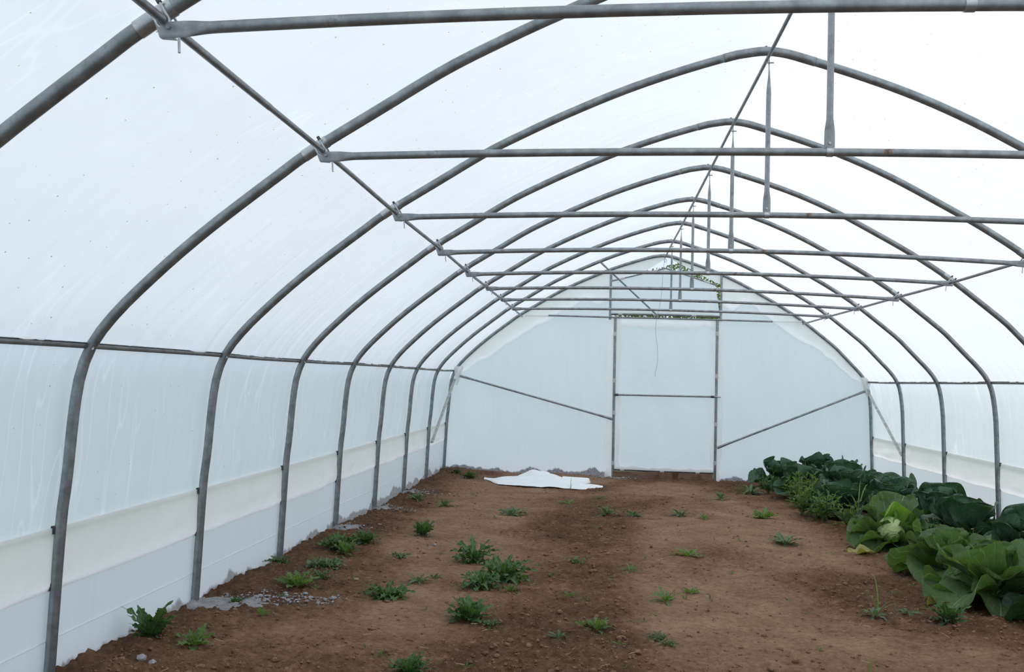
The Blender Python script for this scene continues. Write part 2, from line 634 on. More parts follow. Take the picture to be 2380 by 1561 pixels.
def wr(y, seed):
    a = 1 - np.abs(vnoise(y * 3.6, y * 0, seed))
    b = 1 - np.abs(vnoise(y * 8.0, y * 0, seed + 1))
    return (a ** 5) * .75 + (b ** 4) * .35 + .15 * vnoise(y * 15.0, y * 0, seed + 2) - .3


def ceiling_sheet():
    idx = np.arange(IL, IR + 1)
    P = HP[idx]
    N = HN[idx]
    s = np.r_[0, np.cumsum(np.linalg.norm(np.diff(P, axis=0), axis=1))]
    S, Y = np.meshgrid(s, fy)
    bay = (Y - HY(0)) / SP
    fr = bay - np.floor(bay)
    sag = -.016 * np.sin(PI * fr) ** 2
    eL = np.exp(-S / .55)
    eR = np.exp(-(s[-1] - S) / .55)
    dirn = np.where(fr > .5, 1, -1)
    f = wr(Y + .55 * S * (fr - .5), 101) * (.028 * eL + .004)
    f += wr(Y + .55 * (s[-1] - S) * (fr - .5), 111) * (.024 * eR)
    f += .006 * vnoise(Y * 1.6 + S * .8, S * 1.1 - Y * .7, 121)
    # creases that run out from the hoops
    f += .006 * np.exp(-np.minimum(fr, 1 - fr) / .07) * vnoise(S * 5 + Y * 2.2, Y * 3.0, 131)
    off = HR + .006 + np.clip(sag + f * np.clip(np.sin(PI * fr) * 1.6, 0, 1), -.03, .05)
    X = P[None, :, 0] + N[None, :, 0] * off
    Z = P[None, :, 1] + N[None, :, 1] * off
    V = np.stack([X.ravel(), Y.ravel(), Z.ravel()], 1)
    fc = [q[::-1] for q in gridfaces(len(s), len(fy))]
    return mesh('ceiling', V.tolist(), fc, np.stack([S.ravel(), Y.ravel() + 30], 1))


tag(obj('ceiling', ceiling_sheet(), M_ROOF), 'milky translucent polythene roof stretched over the hoops', None, None, 'structure')


def leg_x(side, z):
    h = HP[:IL + 1] if side < 0 else HP[IR:]
    o = np.argsort(h[:, 1])
    return np.interp(z, h[o, 1], h[o, 0])


def side_sheet(name, side, z0, z1, off_fn, wamp, seed, nz=34, y0=YF0, y1=YF1):
    zz = np.linspace(z1, z0, nz)
    yy = fy[(fy >= y0 - 1e-6) & (fy <= y1 + 1e-6)]
    Z, Y = np.meshgrid(zz, yy)
    bay = (Y - HY(0)) / SP
    fr = bay - np.floor(bay)
    t = (z1 - Z) / (z1 - z0)
    f = wamp * (wr(Y + .35 * (z1 - Z) * (fr - .5), seed) * np.exp(-t / .45) + .45 * wr(Y + .5 * t, seed + 5))
    X0 = leg_x(side, Z)
    X = X0 + side * (off_fn(Z, Y) + f)
    V = np.stack([X.ravel(), Y.ravel(), Z.ravel()], 1)
    return mesh(name, V.tolist(), gridfaces(nz, len(yy)), np.stack([Z.ravel() + 50, Y.ravel() + 30], 1))


for side, nm, word in ((-1, 'left', 'tall folds hanging below the rail'), (1, 'right', 'cabbage side')):
    w = obj('wall_' + nm, side_sheet('wall_' + nm, side, .772, 1.768 if side < 0 else 1.762, lambda Z, Y: HR + .030 + 0 * Z, -.026, 201 if side < 0 else 231), M_SIDE)
    tag(w, 'translucent polythene side wall, ' + word, None, None, 'structure')
    sk = obj('skirt', side_sheet('skirt', side, -.12, .505, lambda Z, Y: HR + .008 - np.clip(.10 - Z, 0, .2) * .25 * (.6 + .5 * vnoise(Y * 1.3, Z * 0, 9)), .0025, 251, 20), M_SKIRT, w)
    sk['label'] = 'white lower skirt sheet with a soil-stained foot'
    seam = MB()
    for a in range(0, len(fy) - 1):
        pass
    yy = fy[::4]
    zz = .205 + .02 * vnoise(yy * .4, yy * 0, 77)
    seam.tube([(leg_x(side, z) + side * (HR + .004), y, z) for y, z in zip(yy, zz)], .0035, 5)
    so_ = seam.build('crease', M_EDGE, w)

    def flap_off(Z, Y):
        t = np.clip((.80 - Z) / .32, 0, 1)
        belly = .020 * np.sin(PI * t) + .060 * t ** 2.2 - .050 * np.clip((t - .86) / .14, 0, 1) ** 2
        fold = .016 * t * vnoise(Y * 1.7 + Z * 6, Z * 9 - Y * .6, 18) + .010 * t * vnoise(Y * 5 - Z * 9, Z * 12, 19)
        bay = np.abs(np.sin(PI * ((Y - HY(0)) / SP)))
        return HR + .006 - ((belly * (.85 + .4 * vnoise(Y * 1.1, Y * 0, 17)) + fold) * np.clip(.25 + 1.4 * bay, 0, 1) + .004)
    fl = obj('overlap_flap', side_sheet('overlap_flap', side, .475, .80, flap_off, .002, 271, 26), M_FLAP, w)
    fl['label'] = 'creamy doubled band of film hanging over the skirt'

# ---- end wall: film panels either side of the door frame, built in the plane of the last hoop


def end_panel(name, x0, x1, zlo, zhi_fn, mat, y=.045, nx=60, nz=50, parent=None, amp=.006, seed=300):
    xx = np.linspace(x0, x1, nx)
    V = []
    for j in range(nz):
        t = j / (nz - 1)
        lo = zlo(xx) if callable(zlo) else np.full(nx, zlo)
        hi = zhi_fn(xx)
        z = lo + (hi - lo) * t
        yy = y + amp * (vnoise(xx * 2.5 + z * .5, z * 1.3, seed) + .5 * vnoise(xx * 9 + z * 2, z * .8, seed + 1))
        V += list(zip(xx, yy, z))
    return obj(name, mesh(name, V, gridfaces(nx, nz)), mat, parent)


xe = np.linspace(-3.80, -.80, 80)


def arch_top(xx):
    """arch height with the upright leg handled"""
    z = prof_at(np.clip(xx, -3.72, 3.64))
    return np.maximum(z, .3) + .01


def wl(x):
    e = (x + 3.62) / 2.8
    return .10 + .30 * math.sin(PI * min(max(e, 0), 1)) ** .7 + .06 * float(vnoise(x * 2.6, 0, 411)) + .025 * float(vnoise(x * 9, 0, 412)) + (.35 if x > -1.35 else 0) * min(1, (x + 1.35) * 4)


def wrr(x):
    e = (3.60 - x) / 2.6
    return .10 + .26 * math.sin(PI * min(max(e, 0), 1)) ** .7 + .06 * float(vnoise(x * 2.6, 0, 421)) + .025 * float(vnoise(x * 9, 0, 422)) + (.32 if x < 1.5 else 0) * min(1, (1.5 - x) * 4)


wb_ = end_panel('wall_back', -3.87, -.86, -.12, lambda xx: arch_top(xx) - np.array([.88 * wl(x) if x > -3.62 else 0 for x in xx]), M_END)
tag(wb_, 'bluish polythene end wall around the door', None, None, 'structure')
end_panel('end_sheet', 1.06, 3.78, -.12, lambda xx: arch_top(xx) - np.array([.88 * wrr(x) if x < 3.54 else 0 for x in xx]), M_END, parent=wb_, seed=310)

# white doubled margin of film that follows the arch of the end wall, ragged inner edge


def margin(x0, x1, wfn, seed, nx=70, name='film_margin'):
    xx = np.linspace(x0, x1, nx)
    V = []
    for j in range(7):
        t = j / 6
        for x in xx:
            zt = float(prof_at(np.clip(x, -3.70, 3.62))) + .005
            w = wfn(x)
            z = zt - w * t
            V.append((x, .012 - .010 * math.sin(PI * t) + .01 * float(vnoise(x * 6, t * 2, seed)), z))
    return obj(name, mesh(name, V, gridfaces(nx, 7)), M_EDGE, wb_)


for fn, a, b, sd_ in ((wl, -3.66, -.86, 430), (wrr, 1.05, 3.57, 440)):
    margin(a, b, fn, sd_)['label'] = 'ragged white film margin along the arch'
# loose sheets under the apex, with a gap that shows the tree


def apex_flap(xs_, lows, seed):
    xx = np.linspace(xs_[0], xs_[-1], 26)
    lo = np.interp(xx, xs_, lows)
    hi = prof_at(xx) + .03
    V = []
    for j in range(7):
        t = j / 6
        z = lo + (np.maximum(hi, lo + .005) - lo) * t
        V += list(zip(xx, .02 + .02 * vnoise(xx * 4, z * 4, seed) - .02 * (1 - t), z))
    o = obj('apex_flap', mesh('apex_flap', V, gridfaces(26, 7)), M_EDGE, wb_)
    o['label'] = 'loose white film flap under the arch peak'


apex_flap([-.9, -.26, .05], [3.43, 3.645, 3.84], 450)
apex_flap([.20, .86, 1.06], [3.825, 3.49, 3.40], 460)
# front end wall behind the photographer
wf = end_panel('wall_front', -3.79, 3.69, -.12, arch_top, M_END, y=-20.2, nx=60, nz=20)
tag(wf, 'polythene end wall at the near end', None, None, 'structure')

# ---- door: frame of tube with film, board below, gable panel above
door = thing('door_1', 'tall film-covered door frame in the end wall', None)
door['kind'] = 'structure'
dy = -.015
jambs = {}
for sx_, (xt, xb) in (('l', (-.806, -.783)), ('r', (.995, 1.003))):
    mb = MB()
    mb.tube([(xb, dy, -.12), ((xb + xt) / 2, dy, 1.3), (xt, dy, 2.79)], .024, 12)
    j = mb.build('jamb', M_HOOP, door)
    for z in (.16, 1.05, 1.62, 2.45) if sx_ == 'l' else (.22, .9, 1.75, 2.5):
        x = xb + (xt - xb) * z / 2.79
        c = MB().tube([(x, dy, z), (x, dy, z + .07)], .0285, 12)
        c.build('film_clip', M_EDGE, j)
for xx, zt, zb in ((-.90, 3.55, 2.74), (1.052, 3.575, 2.76)):
    MB().tube([(xx, dy, zb), (xx, dy, zt - .1), (xx, dy, zt)], .021, 12).build('gable_post', M_HOOP, door)
# door film and its white taped margins
end_panel('door_film', -.752, .968, .088, lambda x: 0 * x + 2.73, M_DOORF, y=.03, nx=40, nz=50, parent=door, amp=.010, seed=500)


def strip(name, x0, x1, z0, z1, vertical, inner, seed, mat=M_EDGE, y=.0, parent=door):
    n = 60
    V = []
    for j in range(4):
        t = j / 3
        for i in range(n):
            q = i / (n - 1)
            wv = 1 + .35 * float(vnoise(q * 9, 0, seed)) + .2 * float(vnoise(q * 26, 0, seed + 1))
            if vertical:
                a, b = (x0, x0 + (x1 - x0) * wv)
                V.append((a + (b - a) * t, y - .006 * math.sin(PI * t), z0 + (z1 - z0) * q))
            else:
                a, b = (z0, z0 + (z1 - z0) * wv)
                V.append((x0 + (x1 - x0) * q, y - .006 * math.sin(PI * t), a + (b - a) * t))
    return obj(name, mesh(name, V, gridfaces(n, 4)), mat, parent)


strip('film_edge', -.79, -.690, .06, 2.79, True, 1, 510)
strip('film_edge', .99, .925, .06, 2.79, True, 1, 512)
strip('film_edge', -.79, .99, 2.79, 2.63, False, 1, 514, y=-.009)
strip('film_edge', -.765, .975, .075, .135, False, 1, 516, y=-.009)
strip('film_edge', -.80, -.915, -.10, 2.80, True, 1, 518)
strip('film_edge', 1.005, 1.105, -.10, 2.80, True, 1, 520)
# bottom bar of the door with white clips, mid bar
bb = MB().tube([(-.76, dy, .075), (.2, dy, .070), (.975, dy, .075)], .013, 10).build('bottom_bar', M_DARK, door)
for x in (-.62, .08, .70):
    MB().tube([(x - .035, dy, .073), (x + .035, dy, .073)], .0165, 10).build('film_clip', M_EDGE, bb)
mbar = MB().tube([(-.765, dy - .02, 1.402), (.1, dy - .02, 1.41), (.985, dy - .02, 1.418)], .017, 10).build('middle_bar', M_HOOP, door)
for x, z in ((-.75, 1.402), (.93, 1.417)):
    MB().tube([(x - .03, dy - .02, z), (x + .03, dy - .02, z)], .022, 10).build('tee_fitting', M_DARK, mbar)
MB().tube([(.985, dy - .02, 1.418), (1.075, dy - .02, 1.418)], .013, 8).build('latch', M_BRIGHT, mbar)
# header pair over the door
h1 = MB().tube([(-.90, dy, 2.835), (0, dy, 2.845), (1.03, dy, 2.835)], .019, 10).build('header_bar', M_RAIL, door)
for x in (-.10, .58, -.72):
    MB().tube([(x - .04, dy, 2.842), (x + .04, dy, 2.842)], .023, 10).build('film_clip', M_EDGE, h1)
# gable panel between header and peak
GT = ([-.88, .066, 1.0], [3.43, 3.675, 3.385])


def gtop(x):
    return np.interp(x, *GT)


gp = end_panel('gable_film', -.88, .985, 2.85, gtop, M_DOORF, y=.035, nx=40, nz=20, parent=door, amp=.008, seed=530)
me_ = gp.data
for v in me_.vertices:      # the loose right edge leans away from the post, leaving a slit
    if v.co.x > .9:
        k = (v.co.x - .9) / .085
        v.co.x += k * np.interp(v.co.z, [2.85, 3.40], [.055, -.03])
gf = MB().tube([(-.88, .0, 3.435), (-.4, 0, 3.56), (.066, .0, 3.68), (.5, 0, 3.545), (.975, .0, 3.39)], .014, 10).build('gable_bar', M_HOOP, door)
for x in (-.70, -.12, .26, .80):
    z = float(gtop(x)) + .003
    MB().tube([(x - .05, -.004, float(gtop(x - .05))), (x + .05, -.004, float(gtop(x + .05)))], .018, 10).build('film_clip', M_EDGE, gf)
strip('film_edge', -.86, .93, 2.86, 2.93, False, 1, 540, y=.01)
strip('film_edge', .93, .885, 2.87, 3.36, True, 1, 542, y=.019)
# sill board
sb = MB()
nb = 24
V = []
for j, (yy, zz) in enumerate(((-.045, -.10), (-.045, .052), (-.041, .058), (-.007, .058), (-.003, .052), (-.003, -.10))):
    for i in range(nb):
        x = -.772 + 1.74 * i / (nb - 1)
        V.append((x, yy + .004 * float(vnoise(x * 3, 0, 3)), zz + .004 * float(vnoise(x * 2, 1, 4))))
fcs = gridfaces(nb, 6) + [tuple(k * nb for k in range(6)), tuple(k * nb + nb - 1 for k in range(5, -1, -1))]
o = obj('wooden_board', mesh('wooden_board', V, fcs, smooth=False), M_WOOD)
tag(o, 'weathered brown wooden board across the foot of the door', 'board')

# ------------------------------------------------------------------ hoops
ORD = {8: 'end-wall', 7: 'first', 6: 'second', 5: 'third', 4: 'fourth', 3: 'fifth', 2: 'sixth', 1: 'seventh', 0: 'eighth', -1: 'ninth', -2: 'tenth'}


def ring_path(pts, r):
    return pts


def slice_path(i0, i1, step=2):
    idx = list(range(i0, i1, step)) + [i1]
    return [(HP[i, 0], 0.0, HP[i, 1]) for i in idx]


IA = int(np.argmin(np.abs(HP[:, 0] + .225) + (HP[:, 1] < 3) * 9))
IB = int(np.argmin(np.abs(HP[:, 0] - .305) + (HP[:, 1] < 3) * 9))
ITL = int(np.argmin(np.hypot(HP[:, 0] + 2.50, HP[:, 1] - 2.798)))
ITR = int(np.argmin(np.hypot(HP[:, 0] - 2.50, HP[:, 1] - 2.772)))
me_l = MB().tube(slice_path(0, IA), HR, 16).me('left_rafter')
me_r = MB().tube(slice_path(IB, len(HP) - 1), HR, 16).me('right_rafter')
me_b = MB().tube(slice_path(IA - 1, IB + 1, 1), HR + .0022, 16).me('ridge_bend')
clipm = MB().box((-.012, -.014, -.02), (.012, .014, .02)).me('clip', False)
boltm = MB().tube([(0, 0, 0), (.02, -.045, -.012)], .005, 8).me('rail_bolt')
HOOPS = {}
for k in range(8, -3, -1):
    if k == 8:
        lab = 'galvanized steel hoop set in the end wall around the door'
    else:
        lab = 'galvanized steel hoop, %s in front of the end wall' % ORD[k]
    t = thing('tunnel_hoop', lab, 'hoop', (0, HY(k), 0), 0, 'galvanized hoops of the polytunnel')
    HOOPS[k] = t
    for nm, me_ in (('left_rafter', me_l), ('right_rafter', me_r), ('ridge_bend', me_b)):
        obj(nm, me_, M_HOOP, t)
    for sx_ in (-1, 1):
        for z in (.79, .50):
            obj('clip', clipm, M_DARK, t, (leg_x(sx_, z) + sx_ * .026, -.012, z))
        obj('rail_bolt', boltm, M_BRIGHT, t, (leg_x(sx_, 1.74) - sx_ * .02, -.015, 1.735), (0, 0, 0 if sx_ < 0 else PI / 2))
    obj('ridge_bolt', MB().tube([(0, 0, 0), (0, 0, .012)], .008, 8).me('ridge_bolt') if k == 8 else bpy.data.meshes['ridge_bolt'], M_DARK, t, (.03, 0, 3.906 + HR))

# ------------------------------------------------------------------ purlins and rails


def inner(i, d):
    return HP[i, 0] - HN[i, 0] * d, HP[i, 1] - HN[i, 1] * d


RP = .0150
pxl, pzl = inner(ITL, HR + RP)
pxr, pzr = inner(ITR, HR + RP)
YE = -.05


def jitter(x, z, seed, a=.006, y1=YE):
    yy = np.linspace(HY(-2) - .9, y1, 60)
    return [(x + a * float(vnoise(y * .55, 0, seed)), y, z + a * float(vnoise(y * .55, 5, seed))) for y in yy]


def jointed(name, label, path, r, joints, mat, cat='pipe', group=None):
    t = thing(name, label, cat, (0, 0, 0), 0, group)
    P = np.asarray(path)
    ys_ = P[:, 1]
    cuts = [ys_[0]] + joints + [ys_[-1]]
    for q, (a, b) in enumerate(zip(cuts[:-1], cuts[1:])):
        yy = np.linspace(a - (.05 if q else 0), b, max(4, int((b - a) / .25)))
        pts = [(np.interp(y, ys_, P[:, 0]), y, np.interp(y, ys_, P[:, 2])) for y in yy]
        rr = np.full(len(pts), r if q % 2 == 0 else r * .90)
        MB().tube(pts, rr, 12).build('pipe_length', mat, t)
    return t


jointed('purlin', 'slim galvanized purlin under the left slope of the hoops', jitter(pxl, pzl, 601), RP, [-13.68, -7.9], M_PURLIN, 'purlin', 'purlins along the tunnel')
jointed('purlin', 'slim galvanized purlin under the right slope of the hoops', jitter(pxr, pzr, 602), RP, [-12.2, -6.4], M_PURLIN, 'purlin', 'purlins along the tunnel')
jointed('purlin', 'slim galvanized ridge purlin under the hoop peaks', jitter(.045, 3.906 - HR - .0135, 603), .0135, [-13.2, -6.9], M_PURLIN, 'purlin', 'purlins along the tunnel')
for sx_, lab in ((-1, 'dull grey rail along the left wall below the roof film'), (1, 'dull grey rail along the right wall above the cabbages')):
    i = IL if sx_ < 0 else IR
    x, z = HP[i, 0] + HN[i, 0] * (HR + .004), HP[i, 1] - .004
    yy = np.linspace(HY(-2) - .9, .03, 80)
    pts = [(x, y, z + .006 * float(vnoise(y * .7, 0, 620))) for y in yy]
    t = thing('side_rail', lab, 'rail', (0, 0, 0), 0, 'side rails')
    MB().tube(pts, .0145, 10).build('rail_pipe', M_RAIL, t)
    MB().tube([(p[0] - sx_ * .006, p[1], p[2] + .014) for p in pts], .004, 6).build('film_bead', M_DARK, t)

# ------------------------------------------------------------------ cross ties with clamps, king posts
TL = {0: 2.729, 1: 2.732, 2: 2.727, 3: 2.718, 4: 2.725, 5: 2.745, 6: 2.755, 7: 2.760, -1: 2.73, -2: 2.73}
TM = {0: 2.800, 1: 2.778, 2: 2.779, 3: 2.779, 4: 2.788, 5: 2.790, 6: 2.800, 7: 2.795, -1: 2.78, -2: 2.78}
TR = {0: 2.735, 1: 2.735, 2: 2.733, 3: 2.708, 4: 2.728, 5: 2.718, 6: 2.735, 7: 2.750, -1: 2.73, -2: 2.73}
RT = .0195


def ubolt(parent, x, y, z, nx_, nz_, r):
    """a U of rod that wraps the purlin from inside and grips the hoop"""
    pts = []
    for q in np.linspace(-1, 1, 13):
        a = q * PI / 2
        d = r * 1.42
        # across = along the hoop direction (tx,tz), depth = inward normal
        tx, tz = nz_, -nx_
        u = math.sin(a) * d
        w = math.cos(a) * d
        pts.append((x + tx * u - nx_ * w, y, z + tz * u - nz_ * w))
    tx, tz = nz_, -nx_
    L = .075
    p0 = (pts[0][0] + nx_ * L, y, pts[0][2] + nz_ * L)
    p1 = (pts[-1][0] + nx_ * L, y, pts[-1][2] + nz_ * L)
    m = MB().tube([p0] + pts + [p1], .0048, 8)
    u = m.build('u_bolt', M_BRIGHT, parent)
    for p in (p0, p1):
        MB().tube([p, (p[0] - nx_ * .018, p[1], p[2] - nz_ * .018)], .009, 6).build('nut', M_DARK, u)


for k in range(7, -3, -1):
    y = HY(k) - .045
    xl, xr = -2.478, 2.50
    n = 34
    xx = np.r_[np.linspace(xl, xl + .22, 9), np.linspace(xl + .3, xr - .3, 16), np.linspace(xr - .22, xr, 9)]
    cs = np.clip((xx - xl) / (xr - xl), 0, 1)
    zz = np.interp(cs, [0, .5, 1], [TL[k], 0, TR[k]])
    lin = TL[k] + (TR[k] - TL[k]) * cs
    zz = lin + (TM[k] - (TL[k] + TR[k]) / 2) * (1 - (2 * cs - 1) ** 2)
    e = np.minimum(np.clip((xx - xl - .07) / .11, 0, 1), np.clip((xr - .07 - xx) / .11, 0, 1))
    e = e * e * (3 - 2 * e)
    flat = [(.30 + .70 * q, 1.42 - .42 * q) for q in e]
    t = thing('cross_tie', 'galvanized cross tie spanning the %s hoop in front of the end wall' % ORD[k], 'cross tie', (0, y, 2.73), 0, 'cross ties under the hoops')
    MB().tube([(a, 0, b - 2.73) for a, b in zip(xx, zz)], RT, 14, flat=flat).build('tie_tube', M_TIE, t)
    for sx_, i, xe_, ze in ((-1, ITL, xl, TL[k]), (1, ITR, xr, TR[k])):
        # band round the hoop with a lug that takes the flattened end
        a = [(HP[j, 0], .045, HP[j, 1] - 2.73) for j in (i - 2, i - 1, i, i + 1)]
        cb = MB().tube(a, HR + .003, 16).build('clamp_band', M_BRIGHT, t)
        lug = MB()
        hx, hz = HP[i, 0] - xe_, HP[i, 1] - 2.73
        q = [(xe_ - sx_ * .045, ze - 2.73 - .024), (xe_ + sx_ * .006, ze - 2.73 - .020), (xe_ + hx + sx_ * .012, hz - HR * .8), (xe_ + hx - sx_ * .030, hz - HR * .7)]
        lug.add([(a_, .006, b_) for a_, b_ in q] + [(a_, .030, b_) for a_, b_ in q], [(0, 1, 2, 3), (7, 6, 5, 4), (0, 4, 5, 1), (1, 5, 6, 2), (2, 6, 7, 3), (3, 7, 4, 0)])
        lug.build('lug', M_TIE, t, smooth=False)
        MB().tube([(xe_ - sx_ * .03, -.016, ze - 2.73 + .008), (xe_ - sx_ * .03, .03, ze - 2.73 + .008)], .008, 6).build('bolt', M_BRIGHT, t)
        MB().tube([(xe_ - sx_ * .055, .01, ze - 2.73 + .03), (xe_ - sx_ * .068, -.004, ze - 2.73 - .075)], .0045, 7).build('threaded_rod', M_BRIGHT, t)
        px, pz = (pxl, pzl) if sx_ < 0 else (pxr, pzr)
        ubolt(t, px, .004, pz - 2.73, HN[i, 0], HN[i, 1], RP)
        ubolt(t, px, .088, pz - 2.73, HN[i, 0], HN[i, 1], RP)
    # king post from the ridge down to this tie
    zk = TM[k] + RT + .002
    top = 3.906 - HR - .030
    kp = thing('king_post', 'upright galvanized king post on the %s cross tie in front of the end wall' % ORD[k], 'king post', (.045, HY(k) - .045, zk), 0, 'king posts under the ridge')
    h = top - zk
    zz = [0, .05, .085, .14, .19, h - .24, h - .20, h - .12, h - .09]
    fl = [(1.55, .35), (1.55, .35), (1.5, .4), (1.05, .95), (1, 1), (1, 1), (.85, 1), (.30, 1.3), (.25, 1.3)]
    m = MB()
    P = [(0, 0, q) for q in zz]
    V = []
    nn = 14
    for p, (fa, fb) in zip(P, fl):
        for q in range(nn):
            a = 2 * PI * q / nn
            V.append((.0165 * fa * math.cos(a), .0165 * fb * math.sin(a), p[2]))
    fc = [(i * nn + q, i * nn + (q + 1) % nn, (i + 1) * nn + (q + 1) % nn, (i + 1) * nn + q) for i in range(len(P) - 1) for q in range(nn)]
    fc += [tuple(range(nn - 1, -1, -1)), tuple((len(P) - 1) * nn + q for q in range(nn))]
    m.add(V, fc)
    m.build('post_tube', M_HOOP, kp)
    MB().tube([(0, 0, h - .10), (0, .01, h - .02), (0, .03, h + .012)], .0055, 8).build('hanger_strap', M_BRIGHT, kp)
    MB().tube([(-.02, .0, h - .035), (.03, 0, h - .035)], .005, 8).build('hanger_bolt', M_BRIGHT, kp)
    MB().tube([(-.016, 0, -RT - .002), (.016, 0, -RT - .002)], RT + .0035, 14).build('saddle_clamp', M_BRIGHT, kp)
    MB().tube([(0, -.011, .022), (0, .011, .022)], .007, 8).build('bolt', M_BRIGHT, kp)

# end-wall tie, in three visible runs
t = thing('cross_tie', 'thin galvanized bar across the end wall over the door', 'cross tie', (0, -.03, 2.775), 0)
MB().tube([(-2.0, 0, .012), (-.9, 0, .005), (0, 0, .008), (1.0, 0, .002), (1.95, 0, -.004)], .016, 10).build('tie_tube', M_HOOP, t)
for x0, x1 in ((-2.42, -1.98), (1.93, 2.45)):
    MB().tube([(x0, .012, .0), (x1, .004, .006)], .015, 8).build('film_sleeve', M_EDGE, t)

# ------------------------------------------------------------------ braces


def bar(name, label, a, b, r, mat, flat=False, cat='brace'):
    t = thing(name, label, cat, a)
    d = Vector(b) - Vector(a)
    L = d.length
    n = 10
    pts = [tuple(d * q) for q in np.linspace(0, 1, n)]
    fr = [(.45, 1.4)] + [(1, 1)] * (n - 2) + [(.45, 1.4)]
    if flat:
        fr = [(1.3, .35)] * n
    MB().tube(pts, r, 10, flat=fr).build('brace_bar', mat, t)
    for q in (.02, .98):
        p = d * q
        MB().tube([(p.x, p.y - r * 1.2, p.z), (p.x, p.y + r * 1.2, p.z)], .009, 8).build('bolt', M_BRIGHT, t)
    return t


bar('wind_brace', 'slanted galvanized brace on the end wall left of the door', (-3.60, -.045, 1.665), (-.815, -.045, .972), .0185, M_HOOP)
bar('wind_brace', 'slanted galvanized brace on the end wall right of the door', (3.62, -.045, 1.626), (1.03, -.045, .526), .0185, M_HOOP)
bar('corner_brace', 'pale flat corner brace at the left end of the end wall', (-3.66, -.03, 1.60), (-3.745, HY(7) + .03, .56), .020, M_FLAT, True)
bar('corner_brace', 'pale flat corner brace at the cabbage corner', (3.60, -.03, 1.58), (3.665, HY(7) + .03, .61), .020, M_FLAT, True)
bar('roof_brace', 'diagonal galvanized roof brace from hoop down to the door header', (-1.08, HY(7) + .02, 3.545), (-.044, -.055, 2.81), .0155, M_HOOP)
for side, x, zt in ((-1, -3.79, .80), (1, 3.66, .80)):
    pass
# crumpled film gathered at the two end corners
GATH = []
for sx_, cx, cz, lab in ((-1, -3.62, 1.70, 'left'), (1, 3.58, 1.70, 'cabbage')):
    V = []
    for j in range(12):
        for i in range(14):
            a = i / 13
            b = j / 11
            x = cx - sx_ * (a - .35) * .15 * (1.2 - b)
            z = cz + .13 - b * .34
            yv = -.055 - .018 * math.sin(a * 9 + b * 4) - .022 * math.sin(PI * a) * (1 - b * .6)
            V.append((x, yv, z))
    GATH.append(mesh('gathered_film', V, gridfaces(14, 12)))

for m_ in GATH:
    obj('gathered_film', m_, M_EDGE, HOOPS[8])['label'] = 'crumpled white film gathered at the corner'

# twine hanging by the door, with a loop tied to the ridge
t = thing('twine', 'thin twine hanging from the ridge in front of the door', 'twine', (.0, -.14, 3.80))
pts = [(.055, .03, .03), (.03, 0, -.05), (.012, 0, -.25), (.0, 0, -.5), (-.03, 0, -.8), (-.085, 0, -1.05), (-.09, 0, -1.3), (-.055, 0, -1.55), (-.05, 0, -1.8), (-.085, 0, -2.0), (-.075, 0, -2.05)]
P = resample(pts, 70)
MB().tube(P, .0032, 6).build('cord', M_STRING, t)
MB().tube([(.05 + .022 * math.cos(a), .01 * math.sin(2 * a), .0 + .03 * math.sin(a)) for a in np.linspace(0, 2 * PI, 20)], .0035, 6).build('knot_loop', M_DARK, t)

# ------------------------------------------------------------------ loose sheet of film on the soil by the end wall
t = thing('plastic_sheet', 'crumpled white plastic sheet lying on the soil before the end wall', 'plastic sheet', (-1.95, -1.8, -.05))
nx, ny = 80, 30
fr_u = [0, .06, .15, .25, .40, .55, .70, .85, 1.0]
f_y = [-1.42, -1.55, -1.95, -2.05, -2.15, -2.22, -2.24, -2.20, -1.95]
b_y = [-1.28, -1.30, -1.35, -1.25, -1.15, -1.05, -1.15, -1.45, -1.85]
f_h = [.01, .015, .04, .06, .09, .11, .075, .03, .01]
V = []
for j in range(ny):
    v = j / (ny - 1)
    for i in range(nx):
        u = i / (nx - 1)
        x = -2.92 + 1.96 * u
        y0 = np.interp(u, fr_u, f_y) + .03 * float(vnoise(u * 7, 0, 701))
        y1 = np.interp(u, fr_u, b_y) + .03 * float(vnoise(u * 6, 3, 702))
        y = y0 + (y1 - y0) * v
        h = np.interp(u, fr_u, f_h)
        prof = np.interp(v, [0, .12, .35, .45, .6, .75, .9, 1], [.06, .22, .35, .62, .95, 1.0, .55, .0])
        z = h * prof * 1.15 + .010 * float(vnoise(u * 10 + v * 3, v * 5, 703)) * (.4 + prof)
        z += .012 * abs(float(vnoise(u * 5 - v * 2.5, v * 9, 704))) + .016
        V.append((x + 1.95, y + 1.8, z + float(ground(x, y)) + .05))
MB().add(V, gridfaces(nx, ny)).build('sheet', M_SHEET, t)
V = []
for j in range(14):
    v = j / 13
    for i in range(40):
        u = i / 39
        x = -2.42 + .75 * u
        env = math.sin(PI * u) ** .8
        a = v * PI * 1.1
        y = -1.30 + .16 * math.cos(a) * -1 + .03 * math.sin(u * 5)
        z = .03 + env * (.155 * math.sin(min(a, PI)) + .012 * math.sin(u * 17 + v * 3))
        V.append((x + 1.95, y + 1.8, z + .0))
MB().add(V, gridfaces(40, 14)).build('folded_roll', M_SHEET, t)
V = []
for j in range(12):
    a = j / 11 * PI * 1.25
    for i in range(20):
        u = i / 19
        r = .065 * (1 - .15 * u) * (1.0 if u < .9 else math.sqrt(max(0.02, 1 - ((u - .9) / .1) ** 2)))
        V.append((-1.62 + .46 * u + 1.95, -1.42 - r * math.cos(a) * 1.5 + 1.8, .02 + r * math.sin(min(a, PI)) * 1.4))
MB().add(V, gridfaces(20, 12)).build('folded_end', M_SHEET, t)

# ------------------------------------------------------------------ rough concrete round the hoop feet, gravel, stones, clods, straw


